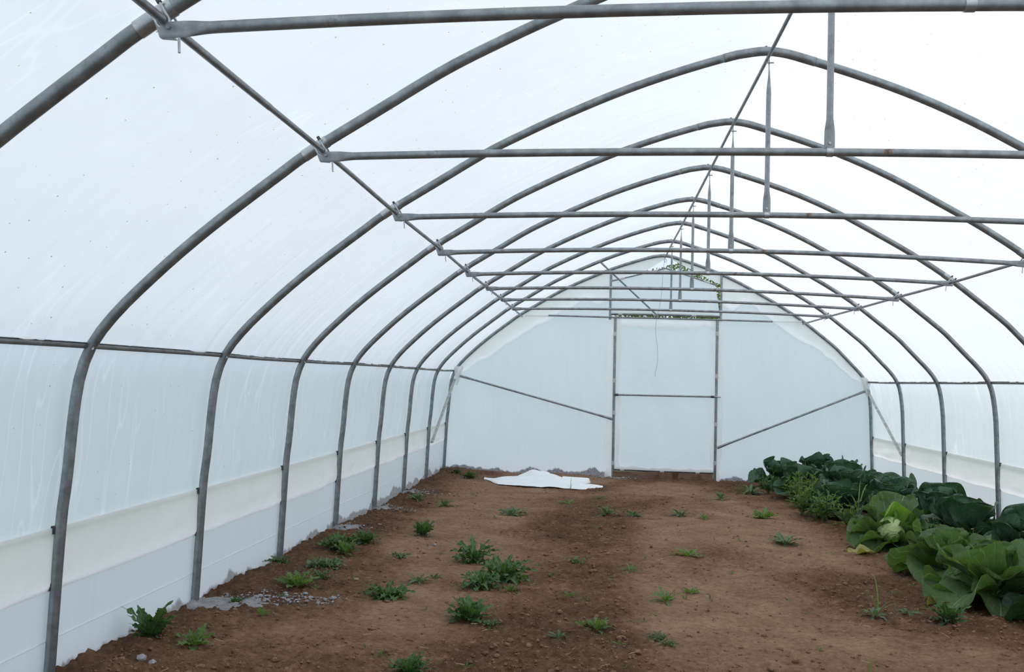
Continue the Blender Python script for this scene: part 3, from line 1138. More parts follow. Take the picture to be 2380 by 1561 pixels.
def stone_mesh(name, seed, n=10):
    r = np.random.RandomState(seed)
    t = (1 + 5 ** .5) / 2
    v = np.array([(-1, t, 0), (1, t, 0), (-1, -t, 0), (1, -t, 0), (0, -1, t), (0, 1, t), (0, -1, -t), (0, 1, -t), (t, 0, -1), (t, 0, 1), (-t, 0, -1), (-t, 0, 1)], float)
    v /= np.linalg.norm(v, axis=1)[:, None]
    v *= r.uniform(.72, 1.15, (12, 1))
    f = [(0, 11, 5), (0, 5, 1), (0, 1, 7), (0, 7, 10), (0, 10, 11), (1, 5, 9), (5, 11, 4), (11, 10, 2), (10, 7, 6), (7, 1, 8), (3, 9, 4), (3, 4, 2), (3, 2, 6), (3, 6, 8), (3, 8, 9), (4, 9, 5), (2, 4, 11), (6, 2, 10), (8, 6, 7), (9, 8, 1)]
    return v, f


ST = [stone_mesh('s', q) for q in range(8)]


def scatter(name, spots, mat, label, cat=None, parent=None, smooth=False):
    """many tiny bits joined to one mesh (nobody could count them)"""
    VV, FF = [], []
    off = 0
    for (x, y, z, s) in spots:
        v, f = ST[rnd.randrange(8)]
        a = rnd.uniform(0, 6.3)
        c, d = math.cos(a), math.sin(a)
        sc = np.array([s * rnd.uniform(.8, 1.4), s * rnd.uniform(.7, 1.2), s * rnd.uniform(.5, .9)])
        w = v * sc
        w = np.stack([w[:, 0] * c - w[:, 1] * d + x, w[:, 0] * d + w[:, 1] * c + y, w[:, 2] + z], 1)
        VV.append(w)
        FF += [(p + off, q + off, r + off) for p, q, r in f]
        off += 12
    o = obj(name, mesh(name, np.vstack(VV).tolist(), FF, smooth=smooth), mat, parent)
    o['kind'] = 'stuff'
    if parent is None:
        tag(o, label, cat)
    elif label:
        o['label'] = label
    return o


FOOT = {2: (.30, .62, .20, 'wide'), 3: (.05, .10, .10, None), 4: (.20, .30, .18, 'small'), 5: (.14, .22, .16, 'small'), 6: (.12, .18, .14, 'small')}
for k, (w, l, d, kind) in FOOT.items():
    if not kind:
        continue
    cx, cy = -3.80, HY(k)
    t = thing('concrete_footing', 'grey concrete and gravel at the left foot of the %s hoop' % ORD[k], 'concrete', (cx, cy, gz(cx + .05, cy)), 0, 'spilled concrete at hoop feet')
    V = []
    n = 26
    rings = 7
    zb = t.location.z
    for j in range(rings):
        q = j / (rings - 1)
        for i in range(n):
            a = 2 * PI * i / n
            rx = (l if math.cos(a) > 0 else .05) * (1 + .25 * float(vnoise(math.cos(a) * 2 + k, math.sin(a) * 2, 800)))
            ry = d * (1 + .3 * float(vnoise(math.cos(a) * 2, math.sin(a) * 2 + k, 801)))
            x = math.cos(a) * rx * q
            yv = math.sin(a) * ry * q + (.10 * q * max(0, math.cos(a)) if kind == 'wide' else 0)
            x_, y_ = cx + x, cy + yv
            z = max(gz(x_, y_), zb - .02) - zb + .018 * (1 - q ** 3) - .012 * (q == 1) + .004 * float(vnoise(x * 25, yv * 25, 802))
            V.append((x, yv, z))
    fc = [(j * n + i, j * n + (i + 1) % n, (j + 1) * n + (i + 1) % n, (j + 1) * n + i) for j in range(rings - 1) for i in range(n)]
    MB().add(V, fc).build('concrete_patch', M_CONC, t)
    sp = []
    for i in range(420 if kind == 'wide' else 190):
        if kind == 'wide':
            q = rnd.random()
            x_ = cx + .10 + .80 * q + rnd.gauss(0, .04)
            y_ = cy + .12 + .20 * q + rnd.gauss(0, .07)
        else:
            x_ = cx + .05 + abs(rnd.gauss(0, .22))
            y_ = cy + rnd.gauss(.05, .13)
        sp.append((x_ - cx, y_ - cy, gz(x_, y_) - zb + .008, min(.02, .003 + rnd.expovariate(1 / .004))))
    scatter('gravel', sp, M_STONE, 'loose grey gravel chips', None, t)
sp = [(rnd.gauss(-.80, .16), rnd.gauss(-.16, .06), 0, rnd.uniform(.008, .02)) for _ in range(120)]
scatter('gravel_patch', [(x, y, gz(x, y) + .006, s) for x, y, _, s in sp], M_STONE, 'dark gravel at the left foot of the door frame', 'gravel')

stones = [((651, 1386), -3.29, -10.62, .020, M_STONE, 'small upright grey stone beside the long concrete spill'),
          (0, -2.93, -9.95, .024, M_PEBBLE, 'tan pebble among the weeds by the long concrete spill'),
          (0, -3.50, -12.46, .030, M_STONE, 'grey stone close to the film near the seventh hoop'),
          (0, -3.42, -12.50, .024, M_STONE, 'smaller grey stone beside another near the seventh hoop'),
          (0, -2.62, -8.05, .020, M_STONE, 'grey stone on bare soil out from the fourth hoop'),
          (0, -2.05, -8.9, .02, M_PEBBLE, 'tan pebble on open soil between weeds')]
for _, x, y, s, m_, lab in stones:
    v, f = ST[rnd.randrange(8)]
    o = obj('stone', mesh('stone', (v * s * np.array([1.1, .9, .8])).tolist(), f, smooth=False), m_, None, (x, y, gz(x, y) + s * .4))
    tag(o, lab, 'stone')

cs = []
for _ in range(46000):
    q = rnd.random()
    y = -13.3 + 12.9 * q ** 1.7
    x = rnd.uniform(-3.7, 3.6)
    i = int((x - xs[0]) / .0165)
    j = int(np.clip(np.searchsorted(ys, y), 0, len(ys) - 1))
    if rnd.random() > cl[j, i] ** 1.3 + .16:
        continue
    s = min(.026, .0028 + rnd.expovariate(1 / .0036))
    cs.append((x, y, GZ[j, i] + s * .15, s))
scatter('soil_crumbs', cs, M_SOIL, 'loose crumbs of brown soil strewn over the floor', 'soil', None, True)

VV, FF = [], []
for q in range(420):
    y = -13.2 + 11 * rnd.random() ** 1.6
    x = rnd.uniform(-3.4, 2.0)
    L = rnd.uniform(.015, .07)
    a = rnd.uniform(0, 6.3)
    z = gz(x, y) + .006
    dx, dy_ = math.cos(a) * L / 2, math.sin(a) * L / 2
    w = .0016
    b = len(VV)
    tz = rnd.uniform(-.2, .35) * L
    VV += [(x - dx, y - dy_ - w, z), (x - dx, y - dy_ + w, z), (x + dx, y + dy_ + w, z + tz), (x + dx, y + dy_ - w, z + tz), (x - dx, y - dy_, z + 2 * w), (x + dx, y + dy_, z + tz + 2 * w)]
    FF += [(b, b + 3, b + 5, b + 4), (b + 1, b + 4, b + 5, b + 2), (b, b + 1, b + 2, b + 3)]
o = obj('straw_bits', mesh('straw_bits', VV, FF, smooth=False), M_STRAW)
tag(o, 'thin dry straw bits scattered on the soil', 'straw', None, 'stuff')

# ------------------------------------------------------------------ leaves


def cabbage_leaf(seed, cup, bend, ruffle, asp=1.0, nu=15, nv=16):
    """obovate leaf, base at origin, grows +Y, upper face +Z, length 1"""
    r = np.random.RandomState(seed)
    ph = r.uniform(0, 6.3, 4)
    V, UV = [], []
    y = z = 0.0
    py = 0
    for j in range(nv):
        v = j / (nv - 1)
        vv = 1 - (1 - v) ** 1.75 if v > 0 else 0.0
        a = -bend * vv ** 1.6 + .25 * (1 - vv)
        st = (vv - py)
        y += math.cos(a) * st
        z += math.sin(a) * st
        py = vv
        fan = .47 * asp * math.sqrt(max(.0, 1 - ((vv - .58) / .424) ** 2)) if vv > .16 else 0
        w = max(.045 * (vv < .5) + .25 * vv ** 2 * (vv < .2), fan, .03)
        for i in range(nu):
            s = 2 * i / (nu - 1) - 1
            x = w * s
            n = cup * (abs(s) ** 1.8) * w * 1.3
            rf = ruffle * (abs(s) ** 2.2 + .8 * max(0, vv - .8) * 3) * (math.sin(9 * vv + ph[0] + 2.2 * s) + .7 * math.sin(17 * vv + ph[1] - 4 * s)) * min(1, w * 3)
            n += rf - .020 * math.exp(-(s / .10) ** 2) * (vv < .85)
            # normal direction in the yz plane
            V.append((x * (1 - .12 * cup * abs(s)), y - math.sin(a) * n, z + math.cos(a) * n))
            UV.append((.5 + x, vv))
    return mesh('leaf', V, gridfaces(nu, nv), UV)


def weed_leaf(seed, lobes, wid, bend, crinkle, n=15):
    r = np.random.RandomState(seed)
    V, UV = [], []
    y = z = 0.0
    for j in range(n):
        v = j / (n - 1)
        a = .3 - bend * v
        if j:
            y += math.cos(a) / (n - 1)
            z += math.sin(a) / (n - 1)
        w = wid * (math.sin(PI * min(1, .06 + .97 * v ** 1.0)) ** .75) * (.35 + .75 * v if v < .6 else .80)
        if v < .18:
            w *= .35 + 3.4 * v
        tooth = 1.0 if j % 2 else (1 - lobes)
        w = max(.008, w * tooth * r.uniform(.85, 1.15))
        cz = crinkle * (1 if (j // 2) % 2 else -1) * (.5 + v)
        nx_ = -math.sin(a)
        for s in (-1, -.5, 0, .5, 1):
            up = .22 * abs(s) * w + (cz * (abs(s) ** 2) * w * (1 if s > 0 else -1))
            back = -.10 * lobes * w * abs(s) if j % 2 == 0 else .10 * lobes * abs(s) * w
            V.append((w * s, y + nx_ * up + back, z + math.cos(a) * up))
            UV.append((.5 + w * s, v))
    return mesh('leaf', V, gridfaces(5, n), UV)


def blade(seed, bend, wid=.035, n=9):
    V, UV = [], []
    y = z = 0.0
    for j in range(n):
        v = j / (n - 1)
        a = 1.45 - bend * v * v
        if j:
            y += math.cos(a) / (n - 1)
            z += math.sin(a) / (n - 1)
        w = wid * (1 - v ** 2.5) * .5 + .002
        for s in (-1, 0, 1):
            V.append((w * s, y, z + .3 * abs(s) * w))
            UV.append((.5 + w * s, v))
    return mesh('blade', V, gridfaces(3, n), UV)


CAB_OUT = [cabbage_leaf(q, .30 + .08 * (q % 3), .75 + .25 * (q % 2), .085, 1.02) for q in range(5)]
CAB_MID = [cabbage_leaf(20 + q, .42, .35, .075, 1.08) for q in range(4)]
CAB_IN = [cabbage_leaf(40 + q, .75, -.75, .03, 1.12) for q in range(4)]
DARK_UP = [cabbage_leaf(60 + q, .38, .5 - .2 * q, .09, 1.15) for q in range(4)]
THI = [weed_leaf(q, .50, .17, .9 + .25 * (q % 3), .55) for q in range(5)]
ROS = [weed_leaf(30 + q, .22, .15, .7 + .3 * (q % 3), .18) for q in range(4)]
LOB = [weed_leaf(50 + q, .38, .22, .5 + .3 * (q % 2), .30) for q in range(4)]
SMO = [weed_leaf(70 + q, .05, .15, .5 + .4 * (q % 2), .05, 9) for q in range(3)]
BLD = [blade(q, .6 + .5 * q) for q in range(4)]


def matted(ms, mat):
    """copies of leaf meshes that carry another material"""
    out = []
    for m in ms:
        c = m.copy()
        c.materials.clear()
        c.materials.append(mat)
        out.append(c)
    return out


S_CAB = (matted(CAB_OUT, ML_CAB), matted(CAB_MID, ML_CAB), matted(CAB_IN, ML_CABP))
S_CABD = (matted(CAB_OUT, ML_CABD), matted(DARK_UP, ML_CABD), matted(CAB_MID, ML_CABD))
S_CABY = matted(CAB_OUT[:2], ML_CABY)
ST_ = {'thistle': matted(THI, ML_TH), 'grey': matted(THI[:3], ML_GR), 'rosette': matted(ROS, ML_GR), 'bright': matted(LOB, ML_BR),
       'green': matted(LOB, ML_TH), 'seed': matted(SMO, ML_BR), 'seedgrey': matted(SMO, ML_GR), 'brightros': matted(ROS, ML_BR)}
S_BLD = matted(BLD, ML_GRASS)


def put_leaf(parent, me_, az, elev, L, at=(0, 0, 0), twist=0.0, wid=1.0, name='leaf'):
    o = bpy.data.objects.new(name, me_)
    COL.objects.link(o)
    o.parent = parent
    m = Matrix.Rotation(az - PI / 2, 4, 'Z') @ Matrix.Rotation(elev, 4, 'X') @ Matrix.Rotation(twist, 4, 'Y')
    o.location = at
    o.rotation_euler = m.to_euler()
    o.scale = (L * wid, L, L)
    return o


def open_heart(t, size):
    """an open plant whose solid pale head shows on one side"""
    O_, M_, I_ = S_CAB
    for me_, az, el, L, z in ((O_[0], 2.95, .42, .44, .05), (O_[1], 3.45, .22, .44, .05), (O_[2], 3.95, .05, .40, .04), (O_[3], 4.45, -.12, .34, .04), (O_[4], 4.95, -.05, .36, .04),
                              (O_[1], 5.5, .15, .42, .05), (O_[2], 6.1, .35, .44, .05), (O_[0], .45, .4, .44, .05), (O_[3], 1.3, .3, .44, .05), (O_[4], 2.2, .45, .44, .05),
                              (M_[0], 2.45, .85, .43, .08), (M_[1], 1.78, 1.12, .46, .09), (M_[2], .85, 1.12, .50, .09), (M_[3], .10, .80, .42, .08), (M_[1], 3.2, .55, .38, .08), (M_[2], 5.75, .45, .36, .08),
                              (I_[0], 1.75, 1.32, .40, .10), (I_[2], .35, 1.10, .32, .09), (I_[3], 4.45, .55, .19, .06), (I_[1], 3.3, .95, .27, .08)):
        put_leaf(t, me_, az, el, L * size, (.03 * math.cos(az), .03 * math.sin(az), z), 0)
    V, UV = [], []
    nu, nv = 32, 20
    for j in range(nv):
        ph = PI * j / (nv - 1)
        for i in range(nu):
            a = 2 * PI * i / (nu - 1)
            rr = .135 * size * (1 + .025 * math.sin(3 * a + 2 * ph) + .04 * max(0, math.sin(2.0 * a + 3 * ph)) ** 4)
            V.append((-.035 + rr * math.sin(ph) * math.cos(a), -.075 + rr * math.sin(ph) * math.sin(a), .20 * size - .95 * rr * math.cos(ph)))
            UV.append((.5 + .5 * math.sin(a), j / nv))
    obj('head', mesh('head', V, gridfaces(nu, nv), UV), ML_HEAD, t)['label'] = 'pale green round cabbage head'


def cabbage(x, y, size, kind, label, seed, head=False, tilt=0, group=None, height=1.0):
    r = random.Random(seed)
    z = gz(x, y)
    t = thing('cabbage', label, 'cabbage', (x, y, z), 0, group)
    A, B, C_ = S_CAB if kind == 'green' else S_CABD
    if kind == 'green' and not head:
        C_ = S_CAB[1]
    MB().tube([(0, 0, -.03), (.005, 0, .05), (0, 0, .11 * size + .04)], [.028, .026, .02], 10).build('stalk', ML_CAB, t)
    R_ = .46 * size
    if head:
        open_heart(t, size)
        return t
    n1 = 8
    a0 = r.uniform(0, 6.3)
    for i in range(n1):
        az = a0 + 2 * PI * i / n1 + r.uniform(-.2, .2)
        fr_ = head and abs(((az - math.atan2(-1, -.30)) + PI) % (2 * PI) - PI) < .9
        put_leaf(t, r.choice(A), az, -.12 if fr_ else r.uniform(.12, .42) * height, R_ * r.uniform(.92, 1.15), (.02 * math.cos(az), .02 * math.sin(az), .045 + .02 * r.random()), r.uniform(-.3, .3))
    n2 = 7
    for i in range(n2):
        az = a0 + .4 + 2 * PI * i / n2 + r.uniform(-.2, .2)
        if head and abs(((az - math.atan2(-1, -.30)) + PI) % (2 * PI) - PI) < 1.2:
            put_leaf(t, r.choice(A), az, .02, R_ * .62, (.02 * math.cos(az), .02 * math.sin(az), .06), 0)
            continue
        put_leaf(t, r.choice(B), az, r.uniform(.60, 1.0) * height, R_ * r.uniform(.85, 1.08), (.02 * math.cos(az), .02 * math.sin(az), .085), r.uniform(-.25, .25))
    n3 = 4 if head else 5
    for i in range(n3):
        az = a0 + .8 + 2 * PI * i / n3
        if head and abs(((az - math.atan2(-1, -.30)) + PI) % (2 * PI) - PI) < 1.7:
            continue
        put_leaf(t, r.choice(C_), az, r.uniform(1.15, 1.35), R_ * r.uniform(.62, .78), (.05 * math.cos(az), .05 * math.sin(az), .12), 0)
    return t


GA, GB = 'light green cabbages along the bed edge', 'dark blue-green cabbages along the right wall'
cabbage(2.06, -6.95, 1.02, 'green', 'light green cabbage with a pale round head showing in its open heart', 3, head=True, group=GA)
cabbage(2.08, -8.62, 1.04, 'green', 'light green cabbage with folded outer leaves, next to the headed cabbage', 5, group=GA, height=.60)
cabbage(2.02, -9.75, 1.10, 'green', 'large light green cabbage at the open near end of the bed edge', 8, group=GA, height=.66)
cabbage(2.45, -10.35, 1.10, 'dark', 'dark cabbage at the near corner of the bed behind the light green ones', 9, group=GB)
for i, (x, y, s, hgt) in enumerate([(2.78, -9.2, 1.12, 1.15), (2.98, -7.95, 1.12, 1.2), (2.86, -6.75, 1.15, 1.2), (2.95, -5.7, 1.12, 1.15), (2.72, -4.75, 1.1, 1.2), (2.85, -3.7, 1.12, 1.2), (2.62, -2.75, 1.1, 1.15), (2.75, -1.75, 1.1, 1.25), (2.65, -.75, 1.15, 1.3)]):
    cabbage(x, y, s, 'dark', ['dark blue-green cabbage in the wall row, first from the end wall', 'dark blue-green cabbage in the wall row, second from the end wall', 'dark blue-green cabbage in the wall row, third from the end wall', 'dark blue-green cabbage in the wall row, fourth from the end wall', 'dark blue-green cabbage in the wall row, fifth from the end wall', 'dark blue-green cabbage in the wall row, sixth from the end wall', 'dark blue-green cabbage in the wall row, seventh from the end wall', 'dark blue-green cabbage in the wall row, eighth from the end wall', 'dark blue-green cabbage in the wall row, farthest from the end wall'][8 - i], 30 + i, group=GB, height=hgt)
for i, (x, y, s, lab) in enumerate([(2.12, -4.55, .95, 'blue-green cabbage at the bed edge behind the leafy weeds'), (1.98, -2.6, .95, 'blue-green cabbage at the bed edge halfway to the end wall'), (1.90, -1.15, .95, 'blue-green cabbage at the bed edge close to the end wall')]):
    cabbage(x, y, s, 'dark', lab, 50 + i, group=GB, height=1.1)
# yellowed leaves dropped at the near end of the bed
for x, y, az, lab in ((1.72, -9.95, 2.6, 'yellowed cabbage leaf dropped on soil under the near light green cabbage'), (1.78, -7.35, 3.3, 'yellowed cabbage leaf on soil under the headed cabbage')):
    t = thing('fallen_leaf', lab, 'leaf', (x, y, gz(x, y) + .03))
    put_leaf(t, S_CABY[0], az, -.05, .26)

# ------------------------------------------------------------------ weeds


def weed(x, y, w, h, style, label, seed, n=None, group=None, name='weed'):
    """rosette: w spread, h height in metres"""
    r = random.Random(seed)
    z = gz(x, y)
    t = thing(name, label, 'weed', (x, y, z - .004), 0, group)
    ms = ST_[style]
    n = n or max(5, int((7 + w * 22) * (2.1 if style in ('thistle', 'grey', 'green') else 1.25)))
    el_max = math.atan2(h, w * .30)
    a0 = r.uniform(0, 6.3)
    for i in range(n):
        q = (i + .5) / n
        az = a0 + i * 2.39996
        el = .02 + (min(1.25, el_max * 1.15) - .02) * q ** .8 + r.uniform(-.08, .08)
        Lh = w * .54 / max(.35, math.cos(el)) if el < .9 else h
        L = min(Lh, max(w * .6, h * 1.02)) * r.uniform(.78, 1.08)
        put_leaf(t, r.choice(ms), az, el - .15, L, (.006 * math.cos(az), .006 * math.sin(az), .004), r.uniform(-.4, .4), r.uniform(.95, 1.45))
    return t


def stem_weed(x, y, h, nst, style, label, seed, spread=.12, leafL=.13, buds=False, group=None):
    r = random.Random(seed)
    z = gz(x, y)
    t = thing('leafy_weed', label, 'weed', (x, y, z - .006), 0, group)
    ms = ST_[style]
    for s in range(nst):
        a = r.uniform(0, 6.3)
        b = r.uniform(.2, 1) * spread
        hh = h * r.uniform(.75, 1.05)
        P = resample([(0, 0, 0), (b * .35 * math.cos(a), b * .35 * math.sin(a), hh * .4), (b * math.cos(a), b * math.sin(a), hh)], 8)
        st = MB().tube(P, np.linspace(.005, .0025, 8), 6).build('stem', ML_BR, t)
        m = max(6, int(hh / .026))
        for i in range(m):
            q = .12 + .88 * (i + .5) / m
            p = [np.interp(q, np.linspace(0, 1, 8), P[:, c]) for c in range(3)]
            az = i * 2.4 + s
            put_leaf(t, r.choice(ms), az, r.uniform(.15, .6) + .5 * (q > .9), leafL * r.uniform(.7, 1.1) * (1.15 - .45 * q), p, r.uniform(-.4, .4), 1.0)
        if buds:
            v, f = ST[2]
            for i in range(4):
                p = P[-1] + np.array([r.gauss(0, .008), r.gauss(0, .008), r.uniform(-.04, .02)])
                obj('flower_bud', bpy.data.meshes.get('flower_bud') or mesh('flower_bud', (v * .008).tolist(), f), ML_PINK, t, tuple(p))
    return t


def grass(x, y, specs, label, seed, group=None):
    t = thing('grass_tuft', label, 'grass', (x, y, gz(x, y) - .005), 0, group)
    for q, (az, el, L) in enumerate(specs):
        put_leaf(t, S_BLD[q % 4], az, el, L, (0, 0, 0), 0, 1.0, 'blade')
    return t


WEEDS = [
    (-3.66, -12.02, 0.228, 0.251, 'green', 'tall lobed green weed standing against the film before the sixth hoop'),
    (-3.36, -12.08, 0.262, 0.116, 'bright', 'pale weed with a few spread leaves on bare soil, near the tall lobed weed'),
    (-3.42, -8.65, 0.385, 0.201, 'thistle', 'bushy thistle against the film between the fourth and fifth hoops'),
    (-3.31, -8.84, 0.224, 0.195, 'bright', 'upright bright green weed beside the bushy thistle by the film'),
    (-3.28, -8.22, 0.268, 0.173, 'green', 'spreading green weed out from the foot of the fourth hoop'),
    (-3.30, -9.52, 0.333, 0.151, 'grey', 'grey-green thistle on soil between the upright bright weed and the fifth hoop'),
    (-3.29, -10.33, 0.318, 0.152, 'bright', 'light green lobed weed beside the end of the long concrete spill'),
    (-3.20, -10.01, 0.143, 0.121, 'grey', 'small upright grey-green weed beside the tan pebble'),
    (-3.71, -9.51, 0.238, 0.115, 'grey', 'grey-green weed at the foot of the fifth hoop'),
    (-2.84, -7.47, 0.193, 0.193, 'green', 'narrow upright weed alone on open soil toward the end wall'),
    (-2.82, -8.73, 0.195, 0.081, 'grey', 'wilted grey-green weed between the film side and the large thistles'),
    (-2.13, -8.80, 0.351, 0.287, 'thistle', 'tall thistle at the back of the large weed clump in mid floor'),
    (-1.80, -9.58, 0.455, 0.299, 'thistle', 'widest dense thistle of the large weed clump in mid floor'),
    (-1.92, -10.01, 0.381, 0.208, 'thistle', 'thistle at the front of the large weed clump in mid floor'),
    (-1.68, -10.05, 0.158, 0.089, 'bright', 'small bright weed tucked beside the large weed clump'),
    (-1.89, -11.02, 0.304, 0.201, 'green', 'broad-leaved green weed standing apart in front of the large weed clump'),
    (-1.72, -11.13, 0.155, 0.072, 'grey', 'low sprawling weed beside the broad-leaved green weed'),
    (-2.57, -10.41, 0.374, 0.134, 'thistle', 'low wide thistle on open soil between the film and the large weed clump'),
    (-2.44, -9.83, 0.229, 0.079, 'rosette', 'thin straggling weed beside the low wide thistle'),
    (-3.49, -4.33, 0.311, 0.120, 'rosette', 'grey-green rosette near the film by the second hoop'),
    (-3.05, -4.70, 0.301, 0.145, 'rosette', 'broad rosette weed, beside the rosette near the second hoop'),
    (-2.09, -5.46, 0.379, 0.125, 'rosette', 'long-leaved rosette before the crumpled plastic sheet'),
    (-1.46, -4.00, 0.241, 0.084, 'brightros', 'flat small rosette before the front edge of the plastic sheet'),
    (-0.92, -5.24, 0.330, 0.176, 'rosette', 'full rosette weed on soil before the door'),
    (-0.57, -5.04, 0.257, 0.084, 'rosette', 'flat rosette beside the full rosette before the door'),
    (-0.97, -3.29, 0.215, 0.076, 'rosette', 'tiny flat rosette behind the full rosette, near the door'),
    (0.01, -4.94, 0.293, 0.102, 'rosette', 'thin-leaved rosette before the wooden board'),
    (0.29, -5.14, 0.178, 0.089, 'brightros', 'small rosette beside the thin-leaved rosette before the wooden board'),
    (1.08, -4.81, 0.345, 0.104, 'bright', 'low weed with broad flat leaves beside the cabbage bed'),
    (0.75, -3.02, 0.273, 0.156, 'rosette', 'rosette between the door and the far cabbages'),
    (0.97, -6.89, 0.389, 0.097, 'rosette', 'long-leaved low weed beside the headed cabbage row'),
    (-0.15, -8.02, 0.311, 0.112, 'brightros', 'open weed with curled leaves on soil right of the large weed clump'),
    (-0.51, -10.21, 0.263, 0.141, 'brightros', 'leafy weed with one upright leaf on the near open soil'),
    (-0.28, -9.79, 0.171, 0.050, 'bright', 'trailing pale weed beside the leafy weed with one upright leaf'),
    (-1.02, -11.14, 0.207, 0.107, 'bright', 'bright weed with a broad leaf held out on the near open soil'),
    (-1.12, -11.04, 0.132, 0.078, 'brightros', 'finer weed growing against the bright broad-leaved weed'),
    (-1.26, -11.38, 0.132, 0.086, 'rosette', 'drooping grey-green weed left of the bright broad-leaved weed'),
    (-0.63, -11.33, 0.133, 0.081, 'grey', 'small grey thistle of a close pair on the near soil'),
    (-0.57, -11.45, 0.114, 0.057, 'grey', 'flatter grey thistle of a close pair on the near soil'),
    (-2.03, -12.36, 0.249, 0.130, 'green', 'lobed green weed at the near edge of the soil'),
    (0.94, -10.44, 0.209, 0.088, 'rosette', 'grey-green rosette between the grass tuft and the near cabbages'),
    (1.24, -10.24, 0.188, 0.028, 'rosette', 'flat creeping weed beside the rosette near the near cabbages'),
    (1.41, -10.56, 0.250, 0.186, 'green', 'small leafy weed in front of the near cabbages'),
    (1.30, -2.19, 0.441, 0.124, 'rosette', 'heap of wilted pulled leaves beside the far cabbages'),
    (-1.22, -8.58, 0.227, 0.081, 'rosette', 'straggly dark weed right of the large weed clump'),
    (-0.73, -9.00, 0.171, 0.066, 'seed', 'pale sprout with two long leaves on the bare middle soil'),
    (-1.22, -10.16, 0.129, 0.051, 'seed', 'pale flat sprout before the bare middle soil'),
    (-1.41, -9.29, 0.068, 0.038, 'seed', 'tiny bright sprout just right of the large weed clump'),
    (-3.53, -10.97, 0.110, 0.071, 'green', 'small dark weed growing through the long concrete spill'),
    (-3.24, -11.24, 0.080, 0.086, 'bright', 'tiny bright upright weed before the long concrete spill'),
    (-3.27, -10.77, 0.092, 0.052, 'rosette', 'tiny weed at the far end of the long concrete spill'),
    (-3.48, -0.68, 0.241, 0.121, 'green', 'small weed in the corner by the end wall, nearest the film side'),
    (-3.17, -1.31, 0.275, 0.145, 'green', 'leafy weed along the end wall near its film corner'),
    (-2.35, -9.66, 0.124, 0.065, 'rosette', 'small rosette between the low wide thistle and the weed clump'),
]
for i, (x, y, w, h, s, lab) in enumerate(WEEDS):
    weed(x, y, w, h, s, lab, 1000 + i)
SEEDS = [(-2.84, -9.12), (-2.48, -8.49), (-2.95, -10.48), (-3.01, -10.10), (-2.96, -9.90), (-3.14, -10.33), (-2.37, -11.96), (-2.24, -12.09), (-1.55, -8.83), (-1.36, -9.58), (-0.87, -11.46), (-0.76, -10.97), (-0.70, -10.91), (-0.62, -10.68), (-2.22, -10.79), (-2.13, -9.96), (-0.91, -9.37), (0.16, -8.81), (0.23, -6.87), (0.49, -6.94), (1.31, -7.56), (0.43, -9.97), (0.49, -10.38), (0.36, -11.38), (1.33, -9.53), (1.55, -9.31), (-0.36, -10.07), (-0.17, -10.10), (-0.86, -12.03), (-1.74, -12.19), (0.66, -5.70), (-1.49, -6.90), (-1.05, -6.49), (-2.86, -4.95), (-3.36, -7.47), (-2.26, -5.86), (-0.29, -7.02), (-0.58, -8.33), (-1.11, -10.31), (-3.62, -9.15), (-3.85, -7.93), (-2.83, -3.49), (-0.38, -3.93), ]
for i, (x, y) in enumerate(SEEDS):
    q = .05 + .05 * (i * 37 % 11) / 11
    weed(x, y, q, q * .6, 'seed' if i % 3 else 'seedgrey', 'tiny green seedling with a few leaves on the brown soil', 2000 + i, 4 + i % 3, 'seedlings scattered over the soil', 'seedling')
GL = 'leafy weeds among the cabbages'
for i, (x, y, h, n, sty, lab) in enumerate([
        (1.72, -5.25, .36, 7, 'bright', 'bushy jagged-leaved weed at the bed edge beside the headed cabbage'),
        (1.62, -4.5, .34, 6, 'bright', 'bushy jagged-leaved weed at the bed edge before the blue-green cabbages'),
        (1.72, -3.6, .38, 7, 'bright', 'taller jagged-leaved weed at the bed edge amid the blue-green cabbages'),
        (1.95, -3.1, .44, 5, 'bright', 'feathery light green weed rising between the bed edge cabbages'),
        (1.60, -2.0, .30, 5, 'green', 'low leafy weed at the bed edge nearest the end wall'),
        (1.70, -4.95, .30, 5, 'green', 'dark leafy weed between the two bushy jagged-leaved weeds'),
        (1.88, -4.15, .40, 6, 'bright', 'tall jagged-leaved weed just behind the bed edge weeds'),
        (1.80, -2.75, .36, 6, 'green', 'dark leafy weed beside the feathery light green weed'),
        (1.95, -5.6, .30, 5, 'bright', 'leafy weed pressed against the back of the headed cabbage')]):
    stem_weed(x, y, h, n + 2, sty, lab, 3000 + i, .22, .16, False, GL)
for i, (x, y, h, lab) in enumerate([
        (2.42, -5.9, .42, 'thin budding weed between the cabbage rows behind the headed cabbage'),
        (2.30, -5.2, .38, 'pink-budded weed between the cabbage rows near the leafy weeds'),
        (2.50, -6.9, .40, 'thin upright weed between the headed cabbage and the wall row'),
        (2.55, -7.9, .38, 'thin upright weed before the dark cabbages of the wall row'),
        (3.35, -7.1, .36, 'thin weed between the dark cabbages and the right wall'),
        (2.30, -4.4, .40, 'pink-budded weed between the cabbage rows farther toward the end wall')]):
    stem_weed(x, y, h, 2 if i != 1 else 4, 'seed', lab, 3100 + i, .10, .07, True, GL)
grass(1.05, -10.15, [(2.6, -.25, .26), (1.6, .1, .30), (.3, -.5, .22), (2.0, -.1, .2), (5.8, -.6, .18), (.1, -.75, .24)], 'grass tuft with a tall blade on the soil before the cabbages', 1)
grass(.52, -11.95, [(1.5, .12, .20), (1.9, .0, .13)], 'short pair of grass blades at the near edge of the soil', 2)
grass(2.20, -5.0, [(1.2, .0, .55), (1.0, -.12, .62), (1.9, .05, .50), (.6, -.2, .45), (2.6, -.2, .40)], 'tall grass tuft rising above the cabbages', 3)
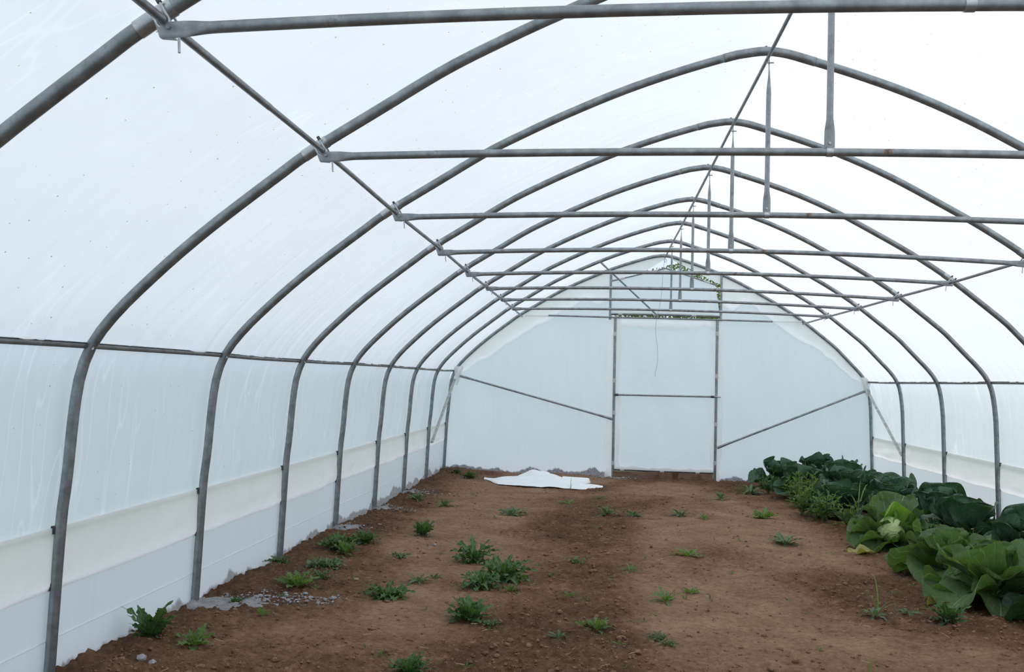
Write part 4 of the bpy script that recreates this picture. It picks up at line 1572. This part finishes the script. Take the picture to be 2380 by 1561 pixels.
grass(-1.46, -2.25, [(1.5, .05, .22), (1.2, -.2, .14), (2.2, -.3, .12)], 'grass tuft growing against the front of the plastic sheet', 4)

# ------------------------------------------------------------------ tree beyond the end wall, seen through the gap at the peak


def tree(x, y, h, rad, label, seed, low=.30, n=2600):
    r = np.random.RandomState(seed)
    t = thing('broadleaf_tree', label, 'tree', (x, y, -.2))
    MB().tube(resample([(0, 0, 0), (.08, .05, h * .3), (-.05, 0, h * .6), (.0, 0, h * .9)], 12), np.linspace(.17, .03, 12), 10).build('trunk', M_BARK, t)
    for q in range(7):
        a = q * 2.4
        b = .75 * rad
        MB().tube(resample([(0, 0, h * (.32 + .06 * q)), (b * .5 * math.cos(a), b * .5 * math.sin(a), h * (.42 + .06 * q)), (b * math.cos(a), b * math.sin(a), h * (.5 + .06 * q))], 8), np.linspace(.06, .015, 8), 7).build('branch', M_BARK, t)
    V, FF, UV = [], [], []
    lob = r.normal(0, 1, (26, 3))
    lob /= np.linalg.norm(lob, axis=1)[:, None]
    for i in range(n):
        a = r.normal(0, 1, 3)
        a /= np.linalg.norm(a)
        k = 1 + .16 * np.max(np.clip((lob @ a - .82) / .18, 0, 1)) - .08
        a = a * k * (1 - .45 * r.rand() ** 2.2)
        p = np.array([a[0] * rad, a[1] * rad, h * (.60 + .40 * a[2])])
        d = r.normal(0, 1, 3)
        d /= np.linalg.norm(d)
        e = np.cross(d, r.normal(0, 1, 3))
        e /= np.linalg.norm(e)
        L = r.uniform(.06, .115)
        b = len(V)
        V += [tuple(p), tuple(p + d * L * .5 + e * L * .28), tuple(p + d * L), tuple(p + d * L * .5 - e * L * .28)]
        UV += [(.5, 0), (.7, .5), (.5, 1), (.3, .5)]
        FF.append((b, b + 1, b + 2, b + 3))
    o = obj('foliage', mesh('foliage', V, FF, UV, False), ML_TREE, t)
    o['kind'] = 'stuff'
    return t


tree(1.02, 9.2, 4.95, 1.75, 'broad green tree beyond the end wall, seen through the gap at the peak', 901, .2, 15000)
tree(3.6, 13.6, 5.2, 1.8, 'tall green tree beyond the end wall, seen through the slit beside the gable panel', 902, .12, 11000)
